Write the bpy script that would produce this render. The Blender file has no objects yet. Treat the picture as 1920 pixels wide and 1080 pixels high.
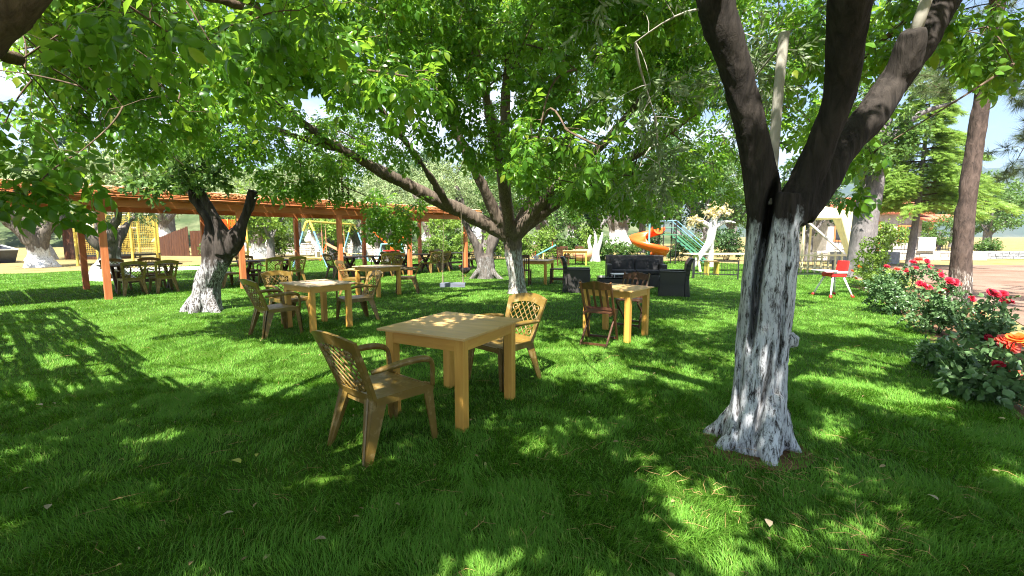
import bpy, bmesh, math, random
import numpy as np
from mathutils import Vector, Matrix, Quaternion, Euler

R = math.radians
random.seed(7)
rng = np.random.default_rng(7)
scene = bpy.context.scene
COL = scene.collection

# ------------------------------------------------------------------ camera, sky, sun, exposure
EYE = 1.5
FOC = 850.0 / 1920.0
PITCH = math.atan2(97.0, 850.0)
cam = bpy.data.cameras.new('camera')
cam.lens = 36.0 * FOC
cam.sensor_width = 36.0
cam.clip_start = 0.05
cam.clip_end = 20000
cam_o = bpy.data.objects.new('camera', cam)
COL.objects.link(cam_o)
cam_o.location = (0, 0, EYE)
cam_o.rotation_euler = (R(90) - PITCH, 0, 0)
scene.camera = cam_o

SUN_EL = R(57)
SUN_AZ_XY = Vector((-0.28, -0.96)).normalized()          # horizontal direction towards the sun
TO_SUN = Vector((SUN_AZ_XY.x * math.cos(SUN_EL), SUN_AZ_XY.y * math.cos(SUN_EL), math.sin(SUN_EL)))
world = bpy.data.worlds.new('World')
scene.world = world
world.use_nodes = True
nt = world.node_tree
for n in list(nt.nodes):
    nt.nodes.remove(n)
w_out = nt.nodes.new('ShaderNodeOutputWorld')
w_bg = nt.nodes.new('ShaderNodeBackground')
w_sky = nt.nodes.new('ShaderNodeTexSky')
w_sky.sky_type = 'NISHITA'
w_sky.sun_disc = False
w_sky.sun_elevation = SUN_EL
w_sky.sun_rotation = math.atan2(SUN_AZ_XY.x, SUN_AZ_XY.y)
w_sky.altitude = 300
w_tc = nt.nodes.new('ShaderNodeTexCoord')
w_map = nt.nodes.new('ShaderNodeMapping')
w_map.inputs['Scale'].default_value = (1.0, 1.0, 2.6)
w_noi = nt.nodes.new('ShaderNodeTexNoise')
w_noi.inputs['Scale'].default_value = 2.1
w_noi.inputs['Detail'].default_value = 7
w_noi.inputs['Roughness'].default_value = 0.58
w_ramp = nt.nodes.new('ShaderNodeValToRGB')
w_ramp.color_ramp.elements[0].position = 0.44
w_ramp.color_ramp.elements[1].position = 0.60
w_mix = nt.nodes.new('ShaderNodeMix')
w_mix.data_type = 'RGBA'
w_mix.inputs[7].default_value = (8.5, 8.6, 8.9, 1)
w_bg.inputs['Strength'].default_value = 0.05
nt.links.new(w_tc.outputs['Generated'], w_map.inputs['Vector'])
nt.links.new(w_map.outputs['Vector'], w_noi.inputs['Vector'])
nt.links.new(w_noi.outputs['Fac'], w_ramp.inputs['Fac'])
nt.links.new(w_ramp.outputs['Color'], w_mix.inputs[0])
nt.links.new(w_sky.outputs['Color'], w_mix.inputs[6])
nt.links.new(w_mix.outputs[2], w_bg.inputs['Color'])
nt.links.new(w_bg.outputs['Background'], w_out.inputs['Surface'])

sun = bpy.data.lights.new('sun', 'SUN')
sun.energy = 5.0
sun.angle = R(0.53)
sun.color = (1.0, 0.95, 0.86)
sun_o = bpy.data.objects.new('sun', sun)
COL.objects.link(sun_o)
sun_o.rotation_euler = TO_SUN.to_track_quat('Z', 'Y').to_euler()

scene.view_settings.view_transform = 'Standard'
scene.view_settings.look = 'None'
scene.view_settings.exposure = 2.15
scene.view_settings.gamma = 1.0
scene.view_settings.use_curve_mapping = False
scene.cycles.use_denoising = True
scene.cycles.use_adaptive_sampling = False
scene.cycles.denoising_prefilter = 'NONE'
scene.cycles.filter_width = 1.1
scene.cycles.max_bounces = 8
scene.cycles.diffuse_bounces = 4
scene.cycles.transmission_bounces = 6
scene.cycles.sample_clamp_indirect = 8.0

# ------------------------------------------------------------------ small helpers
def ground_at(px, py, z=0.0):
    """World point of the lawn seen at a given place of the 1920x1080 photograph (survey helper)."""
    f = 850.0
    v = Vector(((px - 960) / f, 1.0, -(py - 540) / f))
    c, s = math.cos(PITCH), math.sin(PITCH)
    w = Vector((v.x, c * v.y + s * v.z, -s * v.y + c * v.z))
    t = (z - EYE) / w.z
    return Vector((w.x * t, w.y * t, z))

def in_view(P, margin=0.02):
    P = np.asarray(P, dtype=float)
    c, s = math.cos(PITCH), math.sin(PITCH)
    z = P[:, 2] - EYE
    f = c * P[:, 1] - s * z
    u = s * P[:, 1] + c * z
    f2 = np.where(f > 0.1, f, 0.1)
    X = FOC * P[:, 0] / f2
    Yv = FOC * u / f2
    return (f > 0.1) & (np.abs(X) < 0.5 + margin) & (np.abs(Yv) < 0.28125 + margin), f

def hash3(ix, iy, iz, seed):
    h = (ix * 374761393 + iy * 668265263 + iz * 1274126177 + seed * 144664) & 0xFFFFFFFF
    h = ((h ^ (h >> 13)) * 1274126177) & 0xFFFFFFFF
    h = h ^ (h >> 16)
    return (h & 0xFFFF) / 65535.0

def vnoise(P, seed=0):
    P = np.asarray(P, dtype=float)
    I = np.floor(P).astype(np.int64)
    F = P - I
    F = F * F * (3 - 2 * F)
    out = 0
    for dx in (0, 1):
        wx = F[:, 0] if dx else 1 - F[:, 0]
        for dy in (0, 1):
            wy = F[:, 1] if dy else 1 - F[:, 1]
            for dz in (0, 1):
                wz = F[:, 2] if dz else 1 - F[:, 2]
                out = out + wx * wy * wz * hash3(I[:, 0] + dx, I[:, 1] + dy, I[:, 2] + dz, seed)
    return out

def fast_mesh(name, V, F):
    """Mesh from numpy vertices (N,3) and faces (M,k)."""
    me = bpy.data.meshes.new(name)
    V = np.ascontiguousarray(V, dtype=np.float32)
    F = np.ascontiguousarray(F, dtype=np.int32)
    m, k = F.shape
    me.vertices.add(len(V))
    me.vertices.foreach_set('co', V.ravel())
    me.loops.add(m * k)
    me.loops.foreach_set('vertex_index', F.ravel())
    me.polygons.add(m)
    me.polygons.foreach_set('loop_start', np.arange(0, m * k, k, dtype=np.int32))
    me.update(calc_edges=True)
    return me

def link(name, me, mat=None, parent=None):
    o = bpy.data.objects.new(name, me)
    COL.objects.link(o)
    if mat is not None and len(me.materials) == 0:
        me.materials.append(mat)
    if parent is not None:
        o.parent = parent
    return o

def tag(o, label=None, cat=None, group=None, kind=None):
    if label: o['label'] = label
    if cat: o['category'] = cat
    if group: o['group'] = group
    if kind: o['kind'] = kind
    return o

def thing(name, label, cat, loc=(0, 0, 0), rz=0.0, group=None):
    o = bpy.data.objects.new(name, None)
    o.empty_display_size = 0.2
    COL.objects.link(o)
    o.location = loc
    o.rotation_euler = (0, 0, rz)
    return tag(o, label, cat, group)

def clone(root, loc, rz, label, group=None, scale=None):
    r = root.copy()
    COL.objects.link(r)
    r.location = loc
    r.rotation_euler = (0, 0, rz)
    if scale is not None:
        r.scale = (scale, scale, scale) if not hasattr(scale, '__len__') else scale
    r['label'] = label
    if group: r['group'] = group
    for ch in list(root.children):
        c = ch.copy(); COL.objects.link(c); c.parent = r
        for g in list(ch.children):
            d = g.copy(); COL.objects.link(d); d.parent = c
    return r

class MB:
    def __init__(self):
        self.v = []; self.f = []
    def add(self, vs, fs):
        b = len(self.v)
        self.v.extend([tuple(x) for x in vs])
        self.f.extend([tuple(i + b for i in q) for q in fs])
        return self
    def box(self, c, s, rz=0.0, M=None):
        hx, hy, hz = s[0] / 2, s[1] / 2, s[2] / 2
        pts = [Vector((x, y, z)) for z in (-hz, hz) for y in (-hy, hy) for x in (-hx, hx)]
        if M is None: M = Matrix.Rotation(rz, 3, 'Z')
        c = Vector(c)
        return self.add([M @ p + c for p in pts], [(0, 2, 3, 1), (4, 5, 7, 6), (0, 1, 5, 4), (2, 6, 7, 3), (0, 4, 6, 2), (1, 3, 7, 5)])
    def bar(self, a, b, w, h, up=(0, 0, 1), w2=None, h2=None):
        """Rectangular bar from a to b, w across, h along 'up'; may taper to w2, h2."""
        a, b, up = Vector(a), Vector(b), Vector(up)
        d = (b - a).normalized()
        s = d.cross(up)
        if s.length < 1e-4: s = d.cross(Vector((0, 1, 0)))
        s.normalize()
        u = s.cross(d).normalized()
        w2 = w if w2 is None else w2; h2 = h if h2 is None else h2
        vs = []
        for p, ww, hh in ((a, w, h), (b, w2, h2)):
            for i, j in ((-1, -1), (1, -1), (1, 1), (-1, 1)):
                vs.append(p + s * (ww / 2 * i) + u * (hh / 2 * j))
        return self.add(vs, [(3, 2, 1, 0), (4, 5, 6, 7), (0, 1, 5, 4), (1, 2, 6, 5), (2, 3, 7, 6), (3, 0, 4, 7)])
    def tube(self, pts, rad, n=8, cap=True, flat=1.0):
        pts = [Vector(p) for p in pts]
        if not hasattr(rad, '__len__'): rad = [rad] * len(pts)
        vs = []; fs = []
        ref = None
        for i, p in enumerate(pts):
            d = (pts[min(i + 1, len(pts) - 1)] - pts[max(i - 1, 0)])
            if d.length < 1e-9: d = Vector((0, 0, 1))
            d.normalize()
            if ref is None:
                ref = d.cross(Vector((0, 0, 1)) if abs(d.z) < 0.9 else Vector((1, 0, 0))).normalized()
            ref = (ref - d * ref.dot(d))
            if ref.length < 1e-6: ref = d.orthogonal()
            ref.normalize()
            u = d.cross(ref)
            for k in range(n):
                a = 2 * math.pi * k / n
                vs.append(p + ref * (math.cos(a) * rad[i]) + u * (math.sin(a) * rad[i] * flat))
        for i in range(len(pts) - 1):
            for k in range(n):
                k2 = (k + 1) % n
                fs.append((i * n + k, i * n + k2, (i + 1) * n + k2, (i + 1) * n + k))
        if cap:
            fs.append(tuple(reversed(range(n))))
            fs.append(tuple(range((len(pts) - 1) * n, len(pts) * n)))
        return self.add(vs, fs)
    def lathe(self, prof, n=12, c=(0, 0, 0)):
        vs = []; fs = []
        for r_, z in prof:
            for k in range(n):
                a = 2 * math.pi * k / n
                vs.append((c[0] + r_ * math.cos(a), c[1] + r_ * math.sin(a), c[2] + z))
        for i in range(len(prof) - 1):
            for k in range(n):
                k2 = (k + 1) % n
                fs.append((i * n + k, i * n + k2, (i + 1) * n + k2, (i + 1) * n + k))
        fs.append(tuple(reversed(range(n)))); fs.append(tuple(range((len(prof) - 1) * n, len(prof) * n)))
        return self.add(vs, fs)
    def prism(self, poly, z0, z1):
        n = len(poly)
        vs = [(x, y, z0) for x, y in poly] + [(x, y, z1) for x, y in poly]
        fs = [tuple(reversed(range(n))), tuple(range(n, 2 * n))] + [(i, (i + 1) % n, n + (i + 1) % n, n + i) for i in range(n)]
        return self.add(vs, fs)
    def build(self, name, mat, parent=None, smooth=False, bevel=0.0, mesh_only=False):
        me = bpy.data.meshes.new(name)
        me.from_pydata(self.v, [], self.f)
        me.update()
        if bevel > 0:
            bm = bmesh.new(); bm.from_mesh(me)
            bmesh.ops.recalc_face_normals(bm, faces=bm.faces)
            bmesh.ops.bevel(bm, geom=list(bm.edges), offset=bevel, segments=2, affect='EDGES', profile=0.7, clamp_overlap=True)
            bm.to_mesh(me); bm.free()
        else:
            bm = bmesh.new(); bm.from_mesh(me)
            bmesh.ops.recalc_face_normals(bm, faces=bm.faces)
            bm.to_mesh(me); bm.free()
        if smooth:
            me.polygons.foreach_set('use_smooth', [True] * len(me.polygons))
        if mat is not None: me.materials.append(mat)
        if mesh_only: return me
        return link(name, me, None, parent)

def smooth_path(pts, per=6):
    """Catmull-Rom through points with radius: list of (x,y,z,r)."""
    P = [np.array(p, dtype=float) for p in pts]
    P = [2 * P[0] - P[1]] + P + [2 * P[-1] - P[-2]]
    out = []
    for i in range(1, len(P) - 2):
        for k in range(per):
            t = k / per
            a, b, c, d = P[i - 1], P[i], P[i + 1], P[i + 2]
            out.append(0.5 * ((2 * b) + (-a + c) * t + (2 * a - 5 * b + 4 * c - d) * t * t + (-a + 3 * b - 3 * c + d) * t ** 3))
    out.append(P[-2])
    return out

# ------------------------------------------------------------------ materials
def node_mat(name):
    m = bpy.data.materials.new(name)
    m.use_nodes = True
    t = m.node_tree
    return m, t, t.nodes['Principled BSDF']

def L(t, a, b): t.links.new(a, b)

def mixc(t, fac, a, b, blend='MIX'):
    n = t.nodes.new('ShaderNodeMix'); n.data_type = 'RGBA'; n.blend_type = blend
    for i, x in ((0, fac), (6, a), (7, b)):
        if isinstance(x, (int, float)): n.inputs[i].default_value = x
        elif isinstance(x, tuple): n.inputs[i].default_value = x + (1,) if len(x) == 3 else x
        else: L(t, x, n.inputs[i])
    return n.outputs[2]

def noise(t, scale, detail=4, rough=0.55, vec=None, stretch=None, dist=0.0):
    n = t.nodes.new('ShaderNodeTexNoise')
    n.inputs['Scale'].default_value = scale; n.inputs['Detail'].default_value = detail
    n.inputs['Roughness'].default_value = rough; n.inputs['Distortion'].default_value = dist
    tc = t.nodes.new('ShaderNodeTexCoord')
    src = tc.outputs['Object'] if vec is None else vec
    if stretch:
        mp = t.nodes.new('ShaderNodeMapping'); mp.inputs['Scale'].default_value = stretch
        L(t, src, mp.inputs['Vector']); src = mp.outputs['Vector']
    L(t, src, n.inputs['Vector'])
    return n.outputs['Fac']

def ramp(t, fac, stops):
    n = t.nodes.new('ShaderNodeValToRGB')
    e = n.color_ramp.elements
    while len(e) < len(stops): e.new(0.5)
    for i, (p, c) in enumerate(stops):
        e[i].position = p
        e[i].color = (c, c, c, 1) if isinstance(c, (int, float)) else c + (1,)
    L(t, fac, n.inputs['Fac'])
    return n.outputs['Color']

def bump(t, bsdf, h, strength=0.3, dist=0.01):
    b = t.nodes.new('ShaderNodeBump')
    b.inputs['Strength'].default_value = strength; b.inputs['Distance'].default_value = dist
    L(t, h, b.inputs['Height']); L(t, b.outputs['Normal'], bsdf.inputs['Normal'])

def M_plain(name, c, rough=0.5, var=0.25, scale=6.0, metal=0.0, bstr=0.15, spec=0.5, dirt=None, stretch=None):
    m, t, p = node_mat(name)
    f = noise(t, scale, 5, 0.6, stretch=stretch)
    lo = tuple(x * (1 - var) for x in c); hi = tuple(min(1, x * (1 + var)) for x in c)
    col = ramp(t, f, [(0.3, lo), (0.7, hi)])
    if dirt:
        f2 = noise(t, scale * 2.3, 6, 0.7, stretch=stretch)
        col = mixc(t, ramp(t, f2, [(0.52, 0.0), (0.72, 1.0)]), col, dirt)
    L(t, col, p.inputs['Base Color'])
    p.inputs['Roughness'].default_value = rough; p.inputs['Metallic'].default_value = metal
    p.inputs['Specular IOR Level'].default_value = spec
    if bstr: bump(t, p, noise(t, scale * 6, 4, 0.6), bstr, 0.004)
    return m

def M_wood(name, c1, c2, rough=0.5, stretch=(14, 14, 1.2), knots=True, bstr=0.25, worn=None):
    m, t, p = node_mat(name)
    oi = t.nodes.new('ShaderNodeObjectInfo')
    tc = t.nodes.new('ShaderNodeTexCoord')
    add = t.nodes.new('ShaderNodeVectorMath'); add.operation = 'MULTIPLY_ADD'
    L(t, oi.outputs['Random'], add.inputs[0]); add.inputs[1].default_value = (7, 5, 9); L(t, tc.outputs['Object'], add.inputs[2])
    vec = add.outputs[0]
    f = noise(t, 1.6, 6, 0.6, vec=vec, stretch=stretch, dist=0.8)
    f2 = noise(t, 2.2, 2, 0.5, vec=vec)
    col = ramp(t, f, [(0.3, c1), (0.52, tuple((a + b) / 2 for a, b in zip(c1, c2))), (0.7, c2)])
    col = mixc(t, ramp(t, f2, [(0.3, 0.0), (0.75, 0.4)]), col, tuple(x * 0.7 for x in c1))
    if knots:
        vo = t.nodes.new('ShaderNodeTexVoronoi'); vo.inputs['Scale'].default_value = 3.4
        mp = t.nodes.new('ShaderNodeMapping'); mp.inputs['Scale'].default_value = tuple(1.0 if s > 5 else 0.75 for s in stretch)
        L(t, vec, mp.inputs['Vector']); L(t, mp.outputs['Vector'], vo.inputs['Vector'])
        col = mixc(t, ramp(t, vo.outputs['Distance'], [(0.025, 0.85), (0.06, 0.0)]), col, (0.09, 0.03, 0.01))
    if worn:
        f3 = noise(t, 9, 6, 0.7, vec=vec, stretch=tuple(0.15 * s for s in stretch))
        col = mixc(t, ramp(t, f3, [(0.54, 0.0), (0.66, 0.8)]), col, worn)
    L(t, col, p.inputs['Base Color'])
    p.inputs['Roughness'].default_value = rough
    bump(t, p, f, bstr, 0.003)
    return m

def M_leaf(name, dark, light, trans, gloss=0.35, tfac=0.38, spec=0.4, rare=None):
    m, t, p = node_mat(name)
    geo = t.nodes.new('ShaderNodeNewGeometry'); oi = t.nodes.new('ShaderNodeObjectInfo')
    ad = t.nodes.new('ShaderNodeMath'); ad.operation = 'ADD'
    L(t, geo.outputs['Random Per Island'], ad.inputs[0]); L(t, oi.outputs['Random'], ad.inputs[1])
    fr = t.nodes.new('ShaderNodeMath'); fr.operation = 'FRACT'; L(t, ad.outputs[0], fr.inputs[0])
    col = ramp(t, fr.outputs[0], [(0.0, dark), (0.55, tuple((a + b) / 2 for a, b in zip(dark, light))), (1.0, light)] if rare is None else [(0.0, dark), (0.5, tuple((a + b) / 2 for a, b in zip(dark, light))), (0.93, light), (0.965, rare), (1.0, rare)])
    f = noise(t, 30, 3, 0.6)
    col = mixc(t, ramp(t, f, [(0.35, 0.0), (0.8, 0.35)]), col, tuple(x * 0.55 for x in dark))
    back = mixc(t, 0.45, col, tuple(min(1, x * 1.25 + 0.03) for x in light))
    col = mixc(t, geo.outputs['Backfacing'], col, back)
    L(t, col, p.inputs['Base Color'])
    p.inputs['Roughness'].default_value = gloss
    p.inputs['Specular IOR Level'].default_value = spec
    tr = t.nodes.new('ShaderNodeBsdfTranslucent')
    L(t, mixc(t, 0.45, col, trans), tr.inputs['Color'])
    mx = t.nodes.new('ShaderNodeMixShader'); mx.inputs[0].default_value = tfac
    L(t, p.outputs[0], mx.inputs[1]); L(t, tr.outputs[0], mx.inputs[2])
    L(t, mx.outputs[0], t.nodes['Material Output'].inputs['Surface'])
    return m

def M_bark(name, dark, light, white=None, white_top=1.6, white_bot=-1.0, stretch=(9, 9, 1.6), wear=0.5, bstr=0.9):
    m, t, p = node_mat(name)
    f = noise(t, 2.2, 7, 0.68, stretch=stretch, dist=0.6)
    g = noise(t, 1.7, 4, 0.6)
    col = ramp(t, f, [(0.32, dark), (0.68, light)])
    col = mixc(t, ramp(t, g, [(0.4, 0.0), (0.75, 0.5)]), col, tuple(x * 0.5 for x in dark))
    p.inputs['Roughness'].default_value = 0.9
    p.inputs['Specular IOR Level'].default_value = 0.2
    if white:
        tc = t.nodes.new('ShaderNodeTexCoord'); sx = t.nodes.new('ShaderNodeSeparateXYZ'); L(t, tc.outputs['Object'], sx.inputs[0])
        n1 = noise(t, 4.5, 5, 0.7, stretch=(1, 1, 0.5))
        ma = t.nodes.new('ShaderNodeMath'); ma.operation = 'MULTIPLY_ADD'; L(t, n1, ma.inputs[0]); ma.inputs[1].default_value = 0.9
        L(t, sx.outputs['Z'], ma.inputs[2])
        top = ramp(t, ma.outputs[0], [(0.0, 1.0), (1.0, 0.0)])
        mr = t.nodes.new('ShaderNodeMapRange'); L(t, ma.outputs[0], mr.inputs['Value'])
        mr.inputs['From Min'].default_value = white_top + 0.37; mr.inputs['From Max'].default_value = white_top + 0.5
        mr.inputs['To Min'].default_value = 1.0; mr.inputs['To Max'].default_value = 0.0
        crack = noise(t, 5.0, 8, 0.75, stretch=(6, 6, 1.2), dist=0.5)
        spots = noise(t, 26.0, 6, 0.78, stretch=(1.5, 1.5, 0.32))
        cr = ramp(t, crack, [(0.24 + 0.22 * wear, 0.0), (0.33 + 0.22 * wear, 1.0)])
        sp = ramp(t, spots, [(0.30 + 0.14 * wear, 0.0), (0.44 + 0.14 * wear, 1.0)])
        def mul(a, b):
            q = t.nodes.new('ShaderNodeMath'); q.operation = 'MULTIPLY'; L(t, a, q.inputs[0]); L(t, b, q.inputs[1]); return q.outputs[0]
        fac = mul(mul(mr.outputs[0], cr), sp)
        if white_bot > -.5:
            mz = t.nodes.new('ShaderNodeMath'); mz.operation = 'MULTIPLY_ADD'; L(t, crack, mz.inputs[0]); mz.inputs[1].default_value = -.35; L(t, sx.outputs['Z'], mz.inputs[2])
            mb_ = t.nodes.new('ShaderNodeMapRange'); L(t, mz.outputs[0], mb_.inputs['Value']); mb_.inputs['From Min'].default_value = white_bot - .20; mb_.inputs['From Max'].default_value = white_bot - .04
            fac = mul(fac, mb_.outputs[0])
        pt = t.nodes.new('ShaderNodeNewGeometry')
        pit = ramp(t, pt.outputs['Pointiness'], [(0.40, 0.0), (0.46, 1.0)])
        fac = mul(fac, pit)
        col = mixc(t, fac, col, ramp(t, g, [(0.3, tuple(x * 0.62 for x in white)), (0.65, white)]))
    L(t, col, p.inputs['Base Color'])
    bump(t, p, f, bstr, 0.02)
    return m

PINE_LEG = M_wood('pine_upright', (0.54, 0.26, 0.045), (0.70, 0.40, 0.085), 0.45, (14, 14, 1.2))
PINE_RAIL = M_wood('pine_rail', (0.54, 0.26, 0.045), (0.70, 0.40, 0.085), 0.45, (1.2, 14, 14))
PLY = M_wood('plywood_top', (0.50, 0.30, 0.10), (0.66, 0.43, 0.18), 0.42, (1.0, 11, 14), knots=False, bstr=0.1, worn=(0.36, 0.25, 0.13))
PLY_GREY = M_wood('weathered_top', (0.40, 0.28, 0.16), (0.55, 0.42, 0.28), 0.55, (1.0, 9, 14), knots=False)
CHAIR = M_plain('mustard_resin', (0.165, 0.102, 0.020), 0.38, 0.22, 5, bstr=0.12, dirt=(0.33, 0.24, 0.11))
DARKWOOD = M_wood('dark_wood', (0.035, 0.012, 0.006), (0.13, 0.045, 0.018), 0.45, (1.2, 12, 12), knots=False)
FOLDWOOD = M_wood('reddish_wood', (0.042, 0.015, 0.007), (0.13, 0.052, 0.022), 0.42, (12, 12, 1.2), knots=False)
POSTWOOD = M_wood('orange_stained_post', (0.50, 0.135, 0.040), (0.66, 0.23, 0.08), 0.6, (12, 12, 1.0), knots=True)
BEAMWOOD = M_wood('orange_stained_beam', (0.42, 0.12, 0.030), (0.58, 0.21, 0.06), 0.6, (1.0, 12, 12), knots=False)
REED = M_wood('reed', (0.50, 0.24, 0.08), (0.72, 0.46, 0.22), 0.7, (10, 1.0, 10), knots=False)
REEDTOP = M_plain('thatch', (0.62, 0.50, 0.33), 0.9, 0.3, 20)
ROPE = M_plain('rope', (0.22, 0.18, 0.12), 0.9, 0.2, 60)
GREYWOOD = M_wood('grey_painted_board', (0.09, 0.10, 0.14), (0.20, 0.22, 0.28), 0.5, (1.2, 12, 12), knots=False, worn=(0.12, 0.08, 0.06))
BLACKMETAL = M_plain('black_metal', (0.015, 0.016, 0.017), 0.4, 0.3, 8)
ROSE_RED = M_leaf('rose_petal_red', (0.42, 0.012, 0.035), (0.68, 0.03, 0.07), (0.9, 0.05, 0.08), 0.5, 0.25)
ROSE_CORAL = M_leaf('rose_petal_coral', (0.72, 0.06, 0.045), (0.85, 0.17, 0.10), (1.0, 0.25, 0.1), 0.5, 0.25)
ROSE_ORANGE = M_leaf('rose_petal_orange', (0.80, 0.13, 0.02), (0.88, 0.26, 0.05), (1.0, 0.4, 0.05), 0.5, 0.25)
LEAF_WALNUT = M_leaf('walnut_leaf', (0.040, 0.130, 0.012), (0.13, 0.30, 0.030), (0.42, 0.66, 0.03), 0.30, 0.52, 0.4, (.24, .30, .03))
LEAF_OLIVE = M_leaf('olive_leaf', (0.065, 0.115, 0.040), (0.20, 0.26, 0.13), (0.25, 0.36, 0.08), 0.4, 0.22)
LEAF_OLIVE_FAR = M_leaf('silver_olive_leaf', (0.085, 0.15, 0.045), (0.28, 0.36, 0.15), (0.36, 0.46, 0.10), 0.5, 0.22)
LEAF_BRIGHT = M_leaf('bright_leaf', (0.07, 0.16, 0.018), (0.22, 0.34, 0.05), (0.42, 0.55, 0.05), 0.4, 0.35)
LEAF_MID = M_leaf('mid_green_leaf', (0.035, 0.095, 0.015), (0.11, 0.21, 0.04), (0.26, 0.42, 0.04), 0.4, 0.33)
LEAF_DARK = M_leaf('dark_green_leaf', (0.018, 0.05, 0.012), (0.055, 0.12, 0.03), (0.12, 0.25, 0.03), 0.35, 0.25)
LEAF_ROSE = M_leaf('rose_leaf', (0.035, 0.095, 0.030), (0.13, 0.23, 0.085), (0.15, 0.30, 0.05), 0.3, 0.25)
LEAF_CEDAR = M_leaf('cedar_needle', (0.10, 0.21, 0.03), (0.27, 0.40, 0.07), (0.40, 0.56, 0.07), 0.5, 0.4)
LEAF_PINE = M_leaf('pine_needle', (0.05, 0.09, 0.03), (0.14, 0.19, 0.07), (0.20, 0.28, 0.06), 0.5, 0.2)
GRASS = M_leaf('grass_blade', (0.027, 0.116, 0.007), (0.130, 0.300, 0.024), (0.22, 0.50, 0.02), 0.5, 0.34, 0.16, (.40, .36, .13))
BARK_OLIVE = M_bark('whitewashed_olive_bark', (0.011, 0.009, 0.008), (0.050, 0.041, 0.035), (0.64, 0.66, 0.70), 1.52, wear=0.60)
BARK_LEFT = M_bark('half_whitewashed_bark', (0.018, 0.014, 0.012), (0.085, 0.07, 0.06), (0.50, 0.50, 0.51), 1.0, wear=0.85)
BARK_WALNUT = M_bark('whitewashed_walnut_bark', (0.06, 0.045, 0.035), (0.21, 0.165, 0.125), (0.60, 0.62, 0.60), 1.15, stretch=(16, 16, 2.2), wear=0.85)
BARK_FAR = M_bark('whitewashed_far_bark', (0.06, 0.05, 0.042), (0.22, 0.19, 0.16), (0.74, 0.74, 0.74), 0.75, wear=0.4)
BARK_MID = M_bark('grey_olive_bark', (0.05, 0.04, 0.035), (0.18, 0.155, 0.135), (0.34, 0.34, 0.34), 0.7, wear=1.0)
BARK_PINE = M_bark('whitewashed_pine_bark', (0.035, 0.026, 0.022), (0.13, 0.092, 0.076), (0.58, 0.52, 0.46), 0.75, stretch=(7, 7, 2.5), wear=0.95)
BARK_PLAIN = M_bark('brown_bark', (0.055, 0.038, 0.026), (0.19, 0.135, 0.09))
BARK_GREY = M_bark('grey_bark', (0.11, 0.10, 0.10), (0.25, 0.23, 0.225), stretch=(7, 7, 2.5))
BARK_PALE = M_bark('pale_cut_stem', (0.26, 0.24, 0.20), (0.42, 0.40, 0.34), stretch=(4, 4, 1.5), bstr=0.3)
STONE = M_plain('pale_stone', (0.42, 0.38, 0.33), 0.85, 0.3, 5, bstr=0.5)
STONE_GREY = M_plain('grey_stone', (0.27, 0.27, 0.28), 0.85, 0.3, 5, bstr=0.5)
ROOFTILE = M_plain('red_roof_tile', (0.42, 0.13, 0.07), 0.75, 0.3, 9, bstr=0.3)
WHITE = M_plain('white_paint', (0.78, 0.78, 0.76), 0.5, 0.08, 4)
CREAM = M_plain('cream_paint', (0.72, 0.62, 0.36), 0.5, 0.1, 4)
YELLOWP = M_plain('yellow_paint', (0.62, 0.46, 0.08), 0.5, 0.12, 4)
BLUEP = M_plain('blue_paint', (0.18, 0.36, 0.50), 0.5, 0.12, 4)
TEALP = M_plain('teal_paint', (0.12, 0.32, 0.32), 0.5, 0.12, 4)
GREENP = M_plain('green_paint', (0.06, 0.20, 0.11), 0.5, 0.12, 4)
ORANGEP = M_plain('orange_plastic', (0.82, 0.105, 0.012), 0.35, 0.12, 4, bstr=0.03)
SALMONP = M_plain('faded_orange_plastic', (0.80, 0.33, 0.18), 0.45, 0.12, 4, bstr=0.03)
REDP = M_plain('red_plastic', (0.62, 0.025, 0.02), 0.35, 0.12, 4, bstr=0.03)
PALEMETAL = M_plain('pale_metal', (0.62, 0.62, 0.60), 0.4, 0.1, 4)

def M_rattan():
    m, t, p = node_mat('dark_rattan')
    tc = t.nodes.new('ShaderNodeTexCoord')
    hs = []
    for ax in ('X', 'Z'):
        w = t.nodes.new('ShaderNodeTexWave'); w.bands_direction = ax; w.inputs['Scale'].default_value = 26; w.inputs['Distortion'].default_value = 0.6
        L(t, tc.outputs['Object'], w.inputs['Vector']); hs.append(w.outputs['Fac'])
    h = mixc(t, 0.5, hs[0], hs[1], 'MULTIPLY')
    L(t, ramp(t, h, [(0.1, (0.008, 0.007, 0.007)), (0.8, (0.042, 0.036, 0.034))]), p.inputs['Base Color'])
    p.inputs['Roughness'].default_value = 0.42
    bump(t, p, h, 0.5, 0.006)
    return m
RATTAN = M_rattan()

def M_glass_table():
    m, t, p = node_mat('smoked_glass')
    L(t, ramp(t, noise(t, 3), [(0.3, (0.02, 0.022, 0.025)), (0.7, (0.035, 0.037, 0.04))]), p.inputs['Base Color'])
    p.inputs['Roughness'].default_value = 0.06
    return m
SMOKED = M_glass_table()

def M_fabric(name, c, t_fac=0.35):
    m, t, p = node_mat(name)
    f = noise(t, 5, 4)
    col = ramp(t, f, [(0.3, tuple(x * 0.85 for x in c)), (0.7, c)])
    L(t, col, p.inputs['Base Color']); p.inputs['Roughness'].default_value = 0.85
    tr = t.nodes.new('ShaderNodeBsdfTranslucent'); L(t, col, tr.inputs['Color'])
    mx = t.nodes.new('ShaderNodeMixShader'); mx.inputs[0].default_value = t_fac
    L(t, p.outputs[0], mx.inputs[1]); L(t, tr.outputs[0], mx.inputs[2])
    L(t, mx.outputs[0], t.nodes['Material Output'].inputs['Surface'])
    return m
FABRIC = M_fabric('cream_awning_fabric', (0.82, 0.78, 0.52))
FABRIC_WHITE = M_fabric('white_awning_fabric', (0.80, 0.79, 0.74))

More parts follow.
